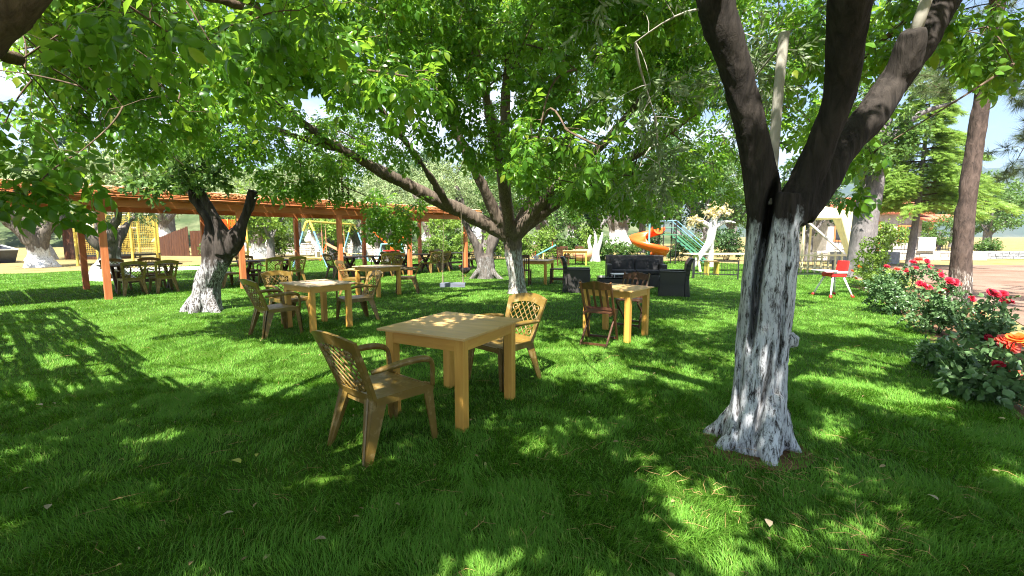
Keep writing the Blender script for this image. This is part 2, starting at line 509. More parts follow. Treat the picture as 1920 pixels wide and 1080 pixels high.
# ------------------------------------------------------------------ ground
def ground_material(name, stops, scale=0.6, fine=30, bstr=0.4, second=None):
    m, t, p = node_mat(name)
    f = noise(t, scale, 8, 0.65)
    col = ramp(t, f, stops)
    f2 = noise(t, fine, 6, 0.7)
    col = mixc(t, ramp(t, f2, [(0.35, 0.55), (0.65, 0.0)]), col, tuple(x * 0.45 for x in stops[0][1]))
    if second:
        col = mixc(t, ramp(t, noise(t, second[1], 5, 0.6), [(second[2], 0.0), (second[3], 1.0)]), col, second[0])
    L(t, col, p.inputs['Base Color']); p.inputs['Roughness'].default_value = 0.95
    p.inputs['Specular IOR Level'].default_value = 0.15
    bump(t, p, f2, bstr, 0.03)
    return m
SOIL = ground_material('dry_ground', [(0.35, (0.20, 0.15, 0.06)), (0.52, (0.32, 0.25, 0.11)), (0.64, (0.13, 0.16, 0.035))], 0.35, 22)
LAWN = ground_material('lawn_turf', [(0.35, (0.030, 0.080, 0.006)), (0.65, (0.070, 0.14, 0.012))], 0.9, 60)
PATH = ground_material('gravel_path', [(0.35, (0.17, 0.105, 0.075)), (0.65, (0.30, 0.205, 0.155))], 0.5, 45)
BED = ground_material('flower_bed_soil', [(0.35, (0.12, 0.065, 0.035)), (0.65, (0.24, 0.14, 0.075))], 2.0, 30)

def ring_ground():
    nr = [0, 6, 12, 20, 35, 60, 100, 180, 400, 900, 2000, 4400]
    vs = [(0, 10, 0)]; fs = []
    n = 48
    for r_ in nr[1:]:
        for k in range(n):
            a = 2 * math.pi * k / n
            vs.append((r_ * math.cos(a), 10 + r_ * math.sin(a), 0))
    for k in range(n): fs.append((0, 1 + k, 1 + (k + 1) % n))
    for i in range(len(nr) - 2):
        for k in range(n):
            a, b = 1 + i * n + k, 1 + i * n + (k + 1) % n
            fs.append((a, a + n, b + n, b))
    return MB().add(vs, fs)
tag(ring_ground().build('ground', SOIL), kind='structure')

# edge of the lawn on the rose side, then far, left and behind
LAWN_EDGE = [(3.0, -8), (3.3, 0), (3.75, 2.0), (4.05, 3.3), (4.85, 4.6), (6.0, 6.2), (7.5, 8.3), (9.2, 10.6), (10.9, 13.6), (12.6, 17.0),
             (13.4, 20.5), (13.0, 24.0), (10.5, 27.5), (4, 29.5), (-4, 31), (-10, 30), (-14.5, 27), (-17.5, 22), (-19.5, 18.5), (-24, 16.5), (-30, 14), (-30, -8)]
def sheet(name, poly, z, mat):
    me = bpy.data.meshes.new(name)
    bm = bmesh.new()
    f = bm.faces.new([bm.verts.new((x, y, z)) for x, y in poly])
    bmesh.ops.triangulate(bm, faces=[f])
    bm.normal_update()
    for f in bm.faces:
        if f.normal.z < 0: f.normal_flip()
    bm.to_mesh(me); bm.free()
    return tag(link(name, me, mat), kind='structure')
def wavy(poly, amp=0.12, step=0.5, seed=3):
    out = []
    for i in range(len(poly)):
        a, b = Vector(poly[i]), Vector(poly[(i + 1) % len(poly)])
        n = max(1, int((b - a).length / step))
        for k in range(n):
            p = a.lerp(b, k / n)
            d = vnoise(np.array([[p.x * 0.8, p.y * 0.8, 0.3]]), seed)[0] - 0.5
            e = vnoise(np.array([[p.x * 0.8, p.y * 0.8, 7.3]]), seed)[0] - 0.5
            out.append((p.x + d * amp * 2, p.y + e * amp * 2))
    return out
LAWN_POLY = wavy(LAWN_EDGE)
sheet('lawn', LAWN_POLY, 0.004, LAWN)
sheet('flower_bed', wavy([(3.1, 0), (3.6, 2), (3.9, 3.2), (4.7, 4.6), (5.85, 6.3), (7.35, 8.5), (9.0, 10.9), (10.2, 13.8), (11.6, 13.0), (9.8, 10.0), (7.7, 7.0), (6.2, 4.9), (5.3, 3.4), (4.9, 2), (4.7, 0)], 0.1), 0.008, BED)
sheet('gravel_path', wavy([(5.2, -6), (5.4, 2), (5.9, 3.6), (7.5, 6.0), (10.2, 9.6), (13.2, 14.2), (16.2, 19.0), (19, 23.2), (27, 23.6), (40, 23.0), (60, 22), (60, 19.6), (40, 18.6), (30, 17), (22, 10), (17, 4), (15, -6)], 0.15), 0.012, PATH)

sheet('bare_soil', wavy([(1.74 + .33 * math.cos(k * .35), 3.06 + .33 * math.sin(k * .35)) for k in range(18)], .14, .10), .007, BED)
SUN_K = Vector((-TO_SUN.x / TO_SUN.z, -TO_SUN.y / TO_SUN.z))     # ground shift of a shadow per metre of height

# open gaps in the tree crowns: places of the lawn that the sun reaches (centre x, y, radius x, y)
GAPS = []
def gap(px, py, rx, ry):
    c = ground_at(px, py)
    n_, f_ = ground_at(px, py + ry), ground_at(px, py - ry)
    GAPS.append((c.x, (n_.y + f_.y) / 2, rx / 850.0 * c.y * 1.0, (f_.y - n_.y) / 2))
for g_ in ((350, 660, 150, 28), (430, 690, 200, 34), (560, 665, 130, 22), (250, 618, 120, 22), (560, 720, 60, 22), (160, 590, 120, 18),
           (1290, 940, 95, 62), (1210, 880, 45, 26), (1010, 838, 48, 28), (920, 790, 34, 11), (1110, 800, 30, 18), (930, 1055, 100, 36), (795, 1065, 40, 26),
           (1130, 690, 150, 16), (1050, 655, 100, 11), (1670, 745, 75, 34), (1600, 665, 62, 20), (1560, 620, 60, 12), (1895, 900, 45, 24),
           (1530, 985, 70, 18), (1640, 700, 30, 10), (1350, 1050, 50, 18), (1395, 815, 26, 22), (1560, 800, 34, 14), (1640, 560, 60, 10),
           (1180, 640, 40, 10), (700, 640, 60, 8), (850, 600, 34, 8), (820, 760, 18, 8), (700, 800, 20, 9), (1300, 720, 40, 12)):
    gap(*g_)
SPOTS = []       # openings above boughs and table tops that stand in the sun: x, y, z, radius
def spot(px, py, Y, rr):
    f = 850.0
    v = Vector(((px - 960) / f, 1.0, -(py - 540) / f)); c, s_ = math.cos(PITCH), math.sin(PITCH)
    w = Vector((v.x, c * v.y + s_ * v.z, -s_ * v.y + c * v.z)); t = Y / w.y
    SPOTS.append((w.x * t, Y, EYE + w.z * t, rr))
for q_ in ((315, 60, 1.95, .26), (230, 90, 3.4, .4), (90, 180, 3.1, .4), (400, 90, 3.4, .35), (1125, 275, 3.3, .3), (1010, 260, 5.2, .4), (800, 150, 4.2, .42), (660, 130, 4.6, .4),
           (200, 340, 2.9, .16), (450, 170, 6.5, .7), (380, 230, 7.4, .7), (730, 390, 8.8, .4), (1640, 285, 3.5, .25), (1850, 50, 3.6, .3), (40, 50, 1.5, .22), (1720, 520, 8.6, .7), (1790, 545, 6.9, .5), (1890, 660, 4.0, .34), (1660, 530, 11, .8), (1620, 480, 13, .7), (1860, 560, 5.5, .35), (840, 600, 3.9, .13), (800, 590, 4.1, .10), (720, 700, 3.2, .12),
           (600, 532, 7.4, .22), (1150, 540, 6.8, .2), (985, 560, 4.8, .12), (880, 90, 9.5, .8), (1000, 60, 8.5, .7), (560, 60, 6.0, .7), (1300, 230, 8, .5), (960, 500, 11.7, .12), (1060, 240, 4.0, .3), (860, 330, 10.5, .25)):
    spot(*q_)
def sun_mask(P, keep_in=0.02, reach=0.0):
    """True where a leaf may stay: leaves that would shade an open gap are dropped."""
    P = np.asarray(P)
    gx = P[:, 0] + SUN_K.x * P[:, 2]; gy = P[:, 1] + SUN_K.y * P[:, 2]
    jit = rng.uniform(0.6, 1.15, len(P))
    bad = np.zeros(len(P), bool)
    for cx, cy, rx, ry in GAPS:
        d = ((gx - cx) / (rx + reach)) ** 2 + ((gy - cy) / (ry + reach)) ** 2
        bad |= d * jit < 1.0
    for px_, py_, pz_, pr_ in SPOTS:
        dz = P[:, 2] - pz_
        d = (P[:, 0] + SUN_K.x * dz - px_) ** 2 + (P[:, 1] + SUN_K.y * dz - py_) ** 2
        bad |= (dz > pr_ * 1.1) & (d * jit < (pr_ + reach) ** 2)
    edge = 15.6 + 1.2 * np.sin(gx * 0.9)
    bad |= (gy > edge) & (gx > -3.0) & (gx < 9)
    bad |= (gx < -4.6 - 0.35 * (gy - 9.2)) & (gy > 9.2)
    return ~bad | (rng.random(len(P)) < keep_in)

# ------------------------------------------------------------------ foliage building blocks
def leaflet(l, w, fold=0.25, droop=0.15, fine=True):
    if fine:
        V = np.array([(0, 0, 0), (-w * .38, l * .25, fold * w * .4), (w * .38, l * .25, fold * w * .4), (0, l * .27, 0), (-w * .5, l * .58, fold * w * .5 - droop * l * .2),
                      (w * .5, l * .58, fold * w * .5 - droop * l * .2), (0, l * .6, -droop * l * .25), (0, l, -droop * l)])
        F = np.array([(0, 2, 3), (0, 3, 1), (3, 2, 5), (3, 5, 6), (1, 3, 6), (1, 6, 4), (6, 5, 7), (6, 7, 4)])
    else:
        V = np.array([(0, 0, 0), (-w * .5, l * .48, fold * w * .5), (w * .5, l * .48, fold * w * .5), (0, l * .5, -droop * l * .25), (0, l, -droop * l)])
        F = np.array([(0, 2, 3), (0, 3, 1), (3, 2, 4), (3, 4, 1)])
    return V, F

def place_tpl(parts):
    """parts: list of (V, F, matrix3, offset) joined to one template."""
    Vs, Fs, b = [], [], 0
    for V, F, M_, o in parts:
        Vs.append(V @ np.array(M_).T + np.array(o)); Fs.append(F + b); b += len(V)
    return np.concatenate(Vs), np.concatenate(Fs)

def rotz(a):
    c, s = math.cos(a), math.sin(a)
    return np.array([(c, -s, 0), (s, c, 0), (0, 0, 1)])
def rotx(a):
    c, s = math.cos(a), math.sin(a)
    return np.array([(1, 0, 0), (0, c, -s), (0, s, c)])
def roty(a):
    c, s = math.cos(a), math.sin(a)
    return np.array([(c, 0, s), (0, 1, 0), (-s, 0, c)])

def walnut_leaf(fine, seed, pairs=3, ll=0.105, ww=0.056):
    r = np.random.default_rng(seed)
    parts = []
    Lr = 0.25
    def curve(y): return -0.55 * y * y
    for i in range(pairs):
        y = 0.06 + i * (0.165 / max(1, pairs - 1))
        sc = 0.72 + 0.2 * i
        for s in (-1, 1):
            V, F = leaflet(ll * sc * r.uniform(.88, 1.1), ww * sc * r.uniform(.9, 1.1), r.uniform(.1, .5), r.uniform(.05, .3), fine)
            M_ = rotz(-s * R(r.uniform(50, 72))) @ rotx(-R(r.uniform(5, 32))) @ roty(R(r.uniform(-20, 20)))
            parts.append((V, F, M_, (s * 0.004, y, curve(y))))
    V, F = leaflet(ll * 1.22, ww * 1.2, .3, .2, fine)
    parts.append((V, F, rotx(-R(28)) @ rotz(R(r.uniform(-10, 10))), (0, Lr, curve(Lr))))
    # rachis as a thin three-sided stem
    ys = [0, .09, .18, Lr]
    SV, SF = [], []
    for i, y in enumerate(ys):
        rr = 0.0022 - 0.0012 * i / 3
        for k in range(3):
            a = 2 * math.pi * k / 3
            SV.append((rr * math.cos(a), y, curve(y) + rr * math.sin(a)))
    for i in range(3):
        for k in range(3):
            a, b = i * 3 + k, i * 3 + (k + 1) % 3
            SF += [(a, b, b + 3), (a, b + 3, a + 3)]
    if fine: parts.append((np.array(SV), np.array(SF), np.eye(3), (0, 0, 0)))
    return place_tpl(parts)

def sprig(n, length, ll, ww, seed, fine=False, spread=55, alt=False):
    """A twig end with n narrow or broad leaves."""
    r = np.random.default_rng(seed)
    parts = []
    for i in range(n):
        y = length * (i + 0.5) / n
        V, F = leaflet(ll * r.uniform(.75, 1.15), ww * r.uniform(.8, 1.15), r.uniform(0, .4), r.uniform(0, .3), fine)
        if not fine and ww < ll * 0.3:
            V = np.array([(0, 0, 0), (-ww / 2, ll * .5, 0), (ww / 2, ll * .5, 0), (0, ll, -.05 * ll)]); F = np.array([(0, 2, 1), (1, 2, 3)])
        roll = r.uniform(0, 2 * math.pi)
        M_ = roty(roll) @ rotx(R(r.uniform(spread - 20, spread + 15))) @ roty(r.uniform(-.6, .6))
        parts.append((V, F, M_, (0, y, 0)))
    return place_tpl(parts)

def needle_tuft(n, ll, ww, seed, spread=65):
    r = np.random.default_rng(seed)
    parts = []
    for i in range(n):
        V = np.array([(-ww / 2, 0, 0), (ww / 2, 0, 0), (0, ll * r.uniform(.7, 1.1), 0)]); F = np.array([(0, 1, 2)])
        M_ = roty(r.uniform(0, 6.28)) @ rotx(R(r.uniform(8, spread)))
        parts.append((V, F, M_, (0, r.uniform(0, .05), 0)))
    return place_tpl(parts)

def frames(D, N):
    """Orthonormal frames (n,3,3), columns side, dir, normal."""
    D = D / np.linalg.norm(D, axis=1, keepdims=True)
    X = np.cross(D, N); X /= np.linalg.norm(X, axis=1, keepdims=True) + 1e-9
    Z = np.cross(X, D)
    return np.stack([X, D, Z], axis=2)

def scatter_mesh(name, tpls, P, FR, S, pick=None):
    """One mesh out of many placed templates."""
    Vs, Fs, b = [], [], 0
    pick = rng.integers(0, len(tpls), len(P)) if pick is None else pick
    for k, (V, F) in enumerate(tpls):
        idx = np.where(pick == k)[0]
        if len(idx) == 0: continue
        W = np.einsum('nij,vj->nvi', FR[idx], V) * S[idx, None, None] + P[idx, None, :]
        Vs.append(W.reshape(-1, 3))
        Fs.append((F[None] + (np.arange(len(idx)) * len(V))[:, None, None] + b).reshape(-1, 3))
        b += len(idx) * len(V)
    return fast_mesh(name, np.concatenate(Vs), np.concatenate(Fs))

def unit_dirs(n):
    v = rng.normal(size=(n, 3))
    return v / np.linalg.norm(v, axis=1, keepdims=True)

class Twigs:
    """Many thin branches kept as one mesh."""
    def __init__(self): self.mb = MB()
    def add(self, a, b, r0, r1, n=4, sag=0.0, bend=0.12, seg=4):
        a, b = Vector(a), Vector(b)
        ln = (b - a).length
        pts, rad = [], []
        off = Vector((random.uniform(-1, 1), random.uniform(-1, 1), random.uniform(-.6, .8))) * ln * bend
        for i in range(seg + 1):
            t = i / seg
            p = a.lerp(b, t) + off * math.sin(math.pi * t) + Vector((0, 0, sag * ln * math.sin(math.pi * t)))
            pts.append(p); rad.append(r0 + (r1 - r0) * t)
        self.mb.tube(pts, rad, n, cap=False)
        return pts

def grow_crown(blobs, limbs, per_twig=5, twig_len=0.5, gaps=True, up=0.5, leaf_scale=(.85, 1.15), droop=0.45, keep_in=0.02, twig_r=0.006, min_z=1.4, stem_r=.008, bend=.16):
    """blobs: (x,y,z,rx,ry,rz,leaves). limbs: list of branch points (numpy n,3) that stems start from.
    Returns twigs, positions, frames, scales of the compound leaves."""
    tw = Twigs()
    nodes = np.asarray(limbs, dtype=float)
    PP, DD, NN = [], [], []
    cs = np.array([b[:3] for b in blobs], dtype=float)
    d0 = np.array([np.linalg.norm(nodes - c, axis=1).min() for c in cs])
    for bi in np.argsort(d0):
        (bx, by, bz, rx, ry, rz_, n) = blobs[bi]
        c = np.array([bx, by, bz])
        dd = np.linalg.norm(nodes - c, axis=1)
        i0 = np.argmin(dd)
        st = tw.add(nodes[i0], c, min(0.03, stem_r + 0.006 * dd[i0]), twig_r * 1.2, 5, sag=0.06, seg=7, bend=bend)
        nodes = np.concatenate([nodes, np.array([list(p) for p in st[2:]])])
        local = [np.array(p) for p in st[2:]]
        k = max(1, int(n / per_twig))
        u = unit_dirs(k)
        rad = 0.25 + 0.75 * rng.random(k) ** 0.45
        E = c + u * rad[:, None] * np.array([rx, ry, rz_])
        E[:, 2] = np.maximum(E[:, 2], min_z)
        order = np.argsort(np.linalg.norm(E - c, axis=1))
        ok = sun_mask(E, keep_in) if gaps else np.ones(k, bool)
        for j in order:
            if not ok[j]: continue
            e = E[j]
            ln = np.array(local)
            d = np.linalg.norm(ln - e, axis=1)
            s = ln[np.argmin(d)]
            pts = tw.add(s, e, twig_r, twig_r * 0.35, 3, sag=0.06, seg=3)
            local.append(np.array(pts[2])); local.append(e)
            if len(local) > 60: local = local[-60:]
            ax = e - s; ax = ax / (np.linalg.norm(ax) + 1e-6)
            m = per_twig + random.randint(-1, 1)
            for q in range(m):
                t = random.uniform(0.0, 1.0) ** 0.6
                p = e - ax * (1 - t) * min(twig_len, np.linalg.norm(e - s))
                dr = ax * 0.55 + unit_dirs(1)[0] * 0.85 + np.array([0, 0, -droop])
                PP.append(p); DD.append(dr)
                NN.append(np.array([TO_SUN.x * .3, TO_SUN.y * .3, 1.0]) * up + unit_dirs(1)[0] * 0.45)
    P, D, N = np.array(PP), np.array(DD), np.array(NN)
    FR = frames(D, N)
    S = rng.uniform(leaf_scale[0], leaf_scale[1], len(P))
    if gaps:
        tip = P + FR[:, :, 1] * 0.13
        ok = sun_mask(tip, keep_in, 0.055 * S)
        P, FR, S = P[ok], FR[ok], S[ok]
    return tw, P, FR, S

def leaf_objects(root, tpl_meshes, P, FR, S, n=300, name='leaf'):
    """The n leaves that show largest become parts of their own; returns the mask of the rest."""
    vis, f = in_view(P, 0.0)
    score = np.where(vis, S / np.maximum(f, 0.3), 0)
    idx = np.argsort(-score)[:n]
    idx = idx[score[idx] > 0]
    inv = root.matrix_world.inverted() if False else Matrix.Translation(-Vector(root.location))
    for i in idx:
        o = bpy.data.objects.new(name, tpl_meshes[i % len(tpl_meshes)])
        COL.objects.link(o)
        o.parent = root
        m = Matrix([list(FR[i][0] * S[i]) + [P[i][0]], list(FR[i][1] * S[i]) + [P[i][1]], list(FR[i][2] * S[i]) + [P[i][2]], [0, 0, 0, 1]])
        o.matrix_local = inv @ m
    rest = np.ones(len(P), bool); rest[idx] = False
    return rest

def trunk_mesh(name, limbs, voxel, amp, freq=9.0, seed=0, carve=None, extra=None, sides=20, lump=0.0):
    """Tapered limbs (each a list of (x,y,z,r)) fused into one skin, with bark relief pushed along the normals."""
    mb = MB()
    for li in limbs:
        sp = smooth_path(li, 7)
        mb.tube([p[:3] for p in sp], [max(0.004, p[3]) for p in sp], sides)
    if extra: extra(mb)
    me0 = mb.build(name, None, mesh_only=True)
    tmp = bpy.data.objects.new('tmp', me0)
    COL.objects.link(tmp)
    md = tmp.modifiers.new('r', 'REMESH'); md.mode = 'VOXEL'; md.voxel_size = voxel
    sm = tmp.modifiers.new('s', 'SMOOTH'); sm.iterations = 3; sm.factor = 0.5
    dg = bpy.context.evaluated_depsgraph_get()
    me = bpy.data.meshes.new_from_object(tmp.evaluated_get(dg))
    bpy.data.objects.remove(tmp); bpy.data.meshes.remove(me0)
    me.name = name
    n = len(me.vertices)
    V = np.empty(n * 3, np.float32); me.vertices.foreach_get('co', V); V = V.reshape(-1, 3).astype(float)
    N = np.empty(n * 3, np.float32); me.vertices.foreach_get('normal', N); N = N.reshape(-1, 3)
    st = np.array([freq, freq, freq * 0.22])
    h = (1 - np.abs(2 * vnoise(V * st, seed) - 1)) * 0.6 + (1 - np.abs(2 * vnoise(V * st * 2.3, seed + 1) - 1)) * 0.35 + vnoise(V * freq * 0.35, seed + 2) * 0.9
    D = (h - 0.95) * amp
    if lump: D = D + (vnoise(V * np.array([3.2, 3.2, 2.2]), seed + 5) - 0.5) * lump
    V2 = V + N * D[:, None]
    if carve is not None: V2 = carve(V2, N)
    me.vertices.foreach_set('co', V2.astype(np.float32).ravel())
    me.polygons.foreach_set('use_smooth', [True] * len(me.polygons))
    me.update()
    return me

def limb_nodes(limbs):
    out = []
    for li in limbs:
        out += [p[:3] for p in smooth_path(li, 6)]
    return np.array(out)

WAL_F = [walnut_leaf(True, s) for s in (1, 2, 3, 4)]
WAL_C = [walnut_leaf(False, s) for s in (11, 12, 13, 14, 15)]
WAL_MESH = []
for i_, (V_, F_) in enumerate(WAL_F):
    me_ = fast_mesh('walnut_leaf', V_, F_); me_.materials.append(LEAF_WALNUT); WAL_MESH.append(me_)
OLI_F = [sprig(14, 0.22, 0.062, 0.014, s, True, 50) for s in (1, 2, 3)]
OLI_C = [sprig(14, 0.30, 0.085, 0.024, s, False, 52) for s in (4, 5, 6)]
OLI_MESH = []
for i_, (V_, F_) in enumerate(OLI_F):
    me_ = fast_mesh('olive_sprig', V_, F_); me_.materials.append(LEAF_OLIVE); OLI_MESH.append(me_)
BRO_C = [sprig(9, 0.30, 0.12, 0.075, s, False, 58) for s in (7, 8, 9)]

# ------------------------------------------------------------------ hero trees
def tree_root(name, label, cat, loc, group=None):
    return thing(name, label, cat, loc, 0, group)

def hang(root, o):
    """Part built in world coordinates: give it the tree's base as parent without moving it."""
    o.parent = root
    o.location = -Vector(root.location)
    return o

def add_foliage(root, tw, P, FR, S, fine_tpl, coarse_tpl, tpl_meshes, mat, bark, n_obj, part='leaf', fine_within=5.5):
    br = tw.mb.build('branches', bark, None, smooth=True); hang(root, br); br['kind'] = 'stuff'
    rest = leaf_objects(root, tpl_meshes, P, FR, S, n_obj, part) if n_obj else np.ones(len(P), bool)
    P, FR, S = P[rest], FR[rest], S[rest]
    vis, f = in_view(P, 0.06)
    near = vis & (f < fine_within)
    for msk, tp in ((near, fine_tpl), (~near, coarse_tpl)):
        if msk.sum() == 0: continue
        o = link('foliage', scatter_mesh('foliage', tp, P[msk], FR[msk], S[msk]), mat)
        hang(root, o); o['kind'] = 'stuff'

# --- the whitewashed forked olive in front, right
ol_limbs = [
    [(1.735, 3.12, -.12, .20), (1.735, 3.12, .10, .185), (1.745, 3.12, .4, .168), (1.755, 3.12, .8, .160), (1.77, 3.12, 1.2, .163), (1.78, 3.12, 1.5, .165), (1.78, 3.12, 1.78, .16)],
    [(1.74, 3.1, 1.45, .11), (1.69, 3.1, 1.8, .105), (1.62, 3.08, 2.05, .094), (1.44, 3.0, 2.45, .087), (1.2, 2.9, 2.95, .098), (0.95, 2.75, 3.5, .10), (0.6, 2.4, 4.3, .07)],
    [(1.86, 3.1, 1.6, .12), (2.00, 3.1, 1.97, .100), (2.08, 3.0, 2.40, .090), (1.99, 2.82, 2.88, .108), (1.88, 2.55, 3.4, .11), (1.7, 2.1, 4.3, .08)],
    [(1.93, 3.12, 1.65, .12), (2.24, 3.2, 2.06, .102), (2.60, 3.3, 2.47, .094), (3.01, 3.4, 3.05, .08), (3.35, 3.5, 3.6, .08), (3.9, 3.4, 4.6, .05)],
    [(2.63, 3.3, 2.50, .05), (2.69, 3.27, 2.66, .082), (2.69, 3.23, 2.78, .078), (2.67, 3.2, 2.86, .06)],
    [(1.66, 3.04, .26, .075), (1.60, 3.05, .10, .07), (1.53, 3.08, .03, .045), (1.45, 3.1, -.05, .025)],
    [(1.765, 3.0, .42, .075), (1.745, 2.95, .20, .078), (1.725, 2.90, .07, .06), (1.71, 2.83, -.05, .03)],
    [(1.85, 3.07, .28, .07), (1.90, 3.04, .11, .06), (1.97, 3.03, .03, .04), (2.05, 3.03, -.05, .025)],
    [(1.66, 3.2, .22, .08), (1.58, 3.28, .06, .06), (1.48, 3.36, -.05, .03)],
    [(1.86, 3.25, .25, .1), (1.98, 3.36, .06, .08), (2.1, 3.45, -.05, .04)],
]
def ol_knob(mb):
    mb.lathe([(.01, -.05), (.05, -.03), (.055, .02), (.01, .05)], 10, (1.885, 3.03, .80))
    mb.lathe([(.01, -.04), (.055, -.03), (.05, .03), (.01, .05)], 10, (1.155, 2.80, 2.93))
def ol_carve(V, N):
    """the open split and the folds between the root strands, on the side that looks south-west"""
    z = V[:, 2]
    cx = np.interp(z, [0, .8, 1.5], [1.735, 1.755, 1.78])
    q = (V[:, 0] - cx) * .866 - (V[:, 1] - 3.12) * .5
    front = np.clip((-(N[:, 0] * .5 + N[:, 1] * .866) + .1) * 2.0, 0, 1) * (((V[:, 0] - cx) * .5 + (V[:, 1] - 3.12) * .866) < .02)
    jig = 0.02 * (vnoise(np.stack([z * 7, z * 0, z * 0], 1), 77) - 0.5)
    def groove(zs, qs, ws, ds):
        w = np.interp(z, zs, ws)
        return np.exp(-np.abs((q - np.interp(z, zs, qs) - jig) / w) ** 2.6) * np.interp(z, zs, ds)
    d = groove([.70, .80, 1.0, 1.33, 1.7, 1.95], [-.065, -.065, -.058, -.05, -.03, -.01], [.010, .016, .021, .024, .026, .02], [0, .12, .26, .30, .24, 0])
    d *= 1.25
    d += groove([.10, .25, .5, .70, .85], [.01, .02, .045, .06, .06], [.014, .018, .018, .016, .01], [0, .085, .085, .06, 0])
    d += groove([.3, .5, 1.2, 1.6, 1.8], [.10, .11, .105, .09, .08], [.012, .014, .014, .012, .01], [0, .035, .03, .03, 0])
    d += groove([.05, .2, .6, .9], [-.10, -.11, -.115, -.11], [.014, .016, .014, .01], [0, .05, .03, 0])
    d = d * front
    V = V.copy(); V[:, 0] += d * .5; V[:, 1] += d * .866
    return V
olive = tree_root('olive_tree', 'large forked olive tree with split trunk painted white up to the fork', 'tree', (1.77, 3.1, 0))
hang(olive, link('trunk', trunk_mesh('trunk', ol_limbs, 0.010, 0.019, 17.0, 3, ol_carve, ol_knob, 24, 0.03), BARK_OLIVE))
st_ = MB()
st_.tube([(1.80, 3.22, 1.72), (1.815, 3.23, 2.1), (1.82, 3.23, 2.5), (1.835, 3.23, 2.86)], [.037, .034, .032, .033], 14)
hang(olive, st_.build('cut_stem', BARK_PALE, None, smooth=False))
st_ = MB()
st_.tube([(2.69, 3.22, 2.80), (2.73, 3.2, 3.0), (2.80, 3.2, 3.25), (2.85, 3.2, 3.6)], [.04, .034, .03, .022], 12)
hang(olive, st_.build('pale_branch', BARK_PALE, None, smooth=True))
nodes = limb_nodes([l for l in ol_limbs[1:4]])
nodes = np.concatenate([nodes[nodes[:, 2] > 2.0], np.array([[1.83, 3.23, 2.8], [2.85, 3.2, 3.6], [0.7, 3.2, 3.4], [0.4, 2.6, 3.3]])])
ol_blobs = [(1.02, 3.35, 2.35, .34, .45, .5, 70), (.80, 3.1, 2.75, .35, .4, .4, 60), (.95, 3.4, 2.05, .26, .35, .25, 34), (.42, 2.0, 2.55, .13, .16, .16, 12), (1.72, 3.75, 2.5, .35, .4, .45, 60),
            (1.95, 4.0, 2.9, .5, .5, .4, 60), (1.15, 3.6, 2.0, .22, .3, .25, 26),
            (2.7, 3.9, 3.5, .8, .6, .4, 80), (0.5, 2.2, 4.2, 1.0, 1.0, .6, 200), (1.6, 1.4, 4.4, 1.1, 1.0, .7, 260), (2.6, 2.4, 4.4, 1.0, 1.0, .7, 220), (3.8, 2.8, 4.6, 1.0, 1.0, .7, 220),
            (1.2, 3.4, 4.8, 1.2, 1.0, .7, 220), (2.8, .8, 4.0, 1.0, 1.0, .6, 200), (.6, .9, 3.9, .9, .9, .5, 160)]
tw, P, FR, S = grow_crown(ol_blobs, nodes, per_twig=4, twig_len=.3, up=.6, droop=.2, leaf_scale=(.8, 1.2), twig_r=0.0035)
OLI_MED = [sprig(14, 0.26, 0.075, 0.019, s, False, 50) for s in (21, 22, 23)]
add_foliage(olive, tw, P, FR, S, OLI_F, OLI_MED, OLI_MESH, LEAF_OLIVE, BARK_PALE, 260, 'leaf_sprig')

# --- the big walnut in the middle
wa_limbs = [
    [(.14, 11.95, -.15, .30), (.13, 11.95, .12, .235), (.10, 11.95, .5, .205), (.05, 11.93, .95, .21), (.01, 11.9, 1.3, .245), (0, 11.9, 1.6, .24)],
    [(-.05, 11.85, 1.4, .15), (-.55, 11.7, 1.75, .165), (-1.07, 11.5, 2.02, .17), (-2.42, 10.5, 2.68, .125), (-3.48, 9.5, 3.26, .09), (-4.09, 9.0, 3.71, .065), (-4.79, 8.5, 4.24, .05), (-5.47, 8.0, 4.33, .04), (-6.2, 7.4, 4.3, .012)],
    [(-3.40, 9.55, 3.22, .06), (-4.61, 8.8, 3.52, .05), (-5.98, 8.3, 3.63, .035), (-6.8, 7.9, 3.5, .012)],
    [(.06, 11.85, 1.45, .15), (.5, 11.7, 1.88, .155), (1.07, 11.5, 2.33, .155), (1.87, 10.8, 2.84, .12), (2.75, 10.0, 3.3, .09), (3.7, 9.2, 4.0, .06)],
    [(.02, 11.7, 1.5, .16), (.5, 11.3, 2.05, .14), (1.1, 10.7, 2.75, .11), (1.9, 9.8, 3.4, .085), (2.6, 9.0, 4.3, .06)],
    [(-.08, 11.9, 1.5, .2), (-.2, 11.9, 3.04, .145), (-.15, 11.6, 5.0, .11), (0, 11.0, 6.9, .07)],
    [(-.15, 11.85, 1.5, .17), (-.8, 11.2, 2.9, .12), (-1.5, 10.6, 4.4, .09), (-2.2, 10.0, 6.2, .055)],
    [(.05, 11.8, 1.6, .14), (1.0, 11.0, 3.3, .11), (1.9, 10.4, 4.6, .08), (3.0, 9.8, 5.8, .05)],
    [(-.05, 11.7, 1.6, .14), (-.3, 10.2, 3.3, .11), (-.6, 8.2, 4.5, .08), (-.7, 6.2, 5.0, .05), (-.5, 4.8, 5.0, .03)],
    [(-1.5, 11.0, 2.2, .08), (-1.9, 9.8, 3.0, .06), (-2.4, 8.0, 3.9, .05), (-2.6, 6.4, 4.5, .03)],
]
walnut = tree_root('walnut_tree', 'spreading walnut tree with whitewashed ridged trunk and a board swing under its left limb', 'tree', (.1, 11.95, 0))
hang(walnut, link('trunk', trunk_mesh('trunk', wa_limbs, 0.030, 0.045, 9.0, 11), BARK_WALNUT))
nodes = limb_nodes(wa_limbs[1:]); nodes = nodes[nodes[:, 2] > 2.1]
bl = []
r2 = np.random.default_rng(21)
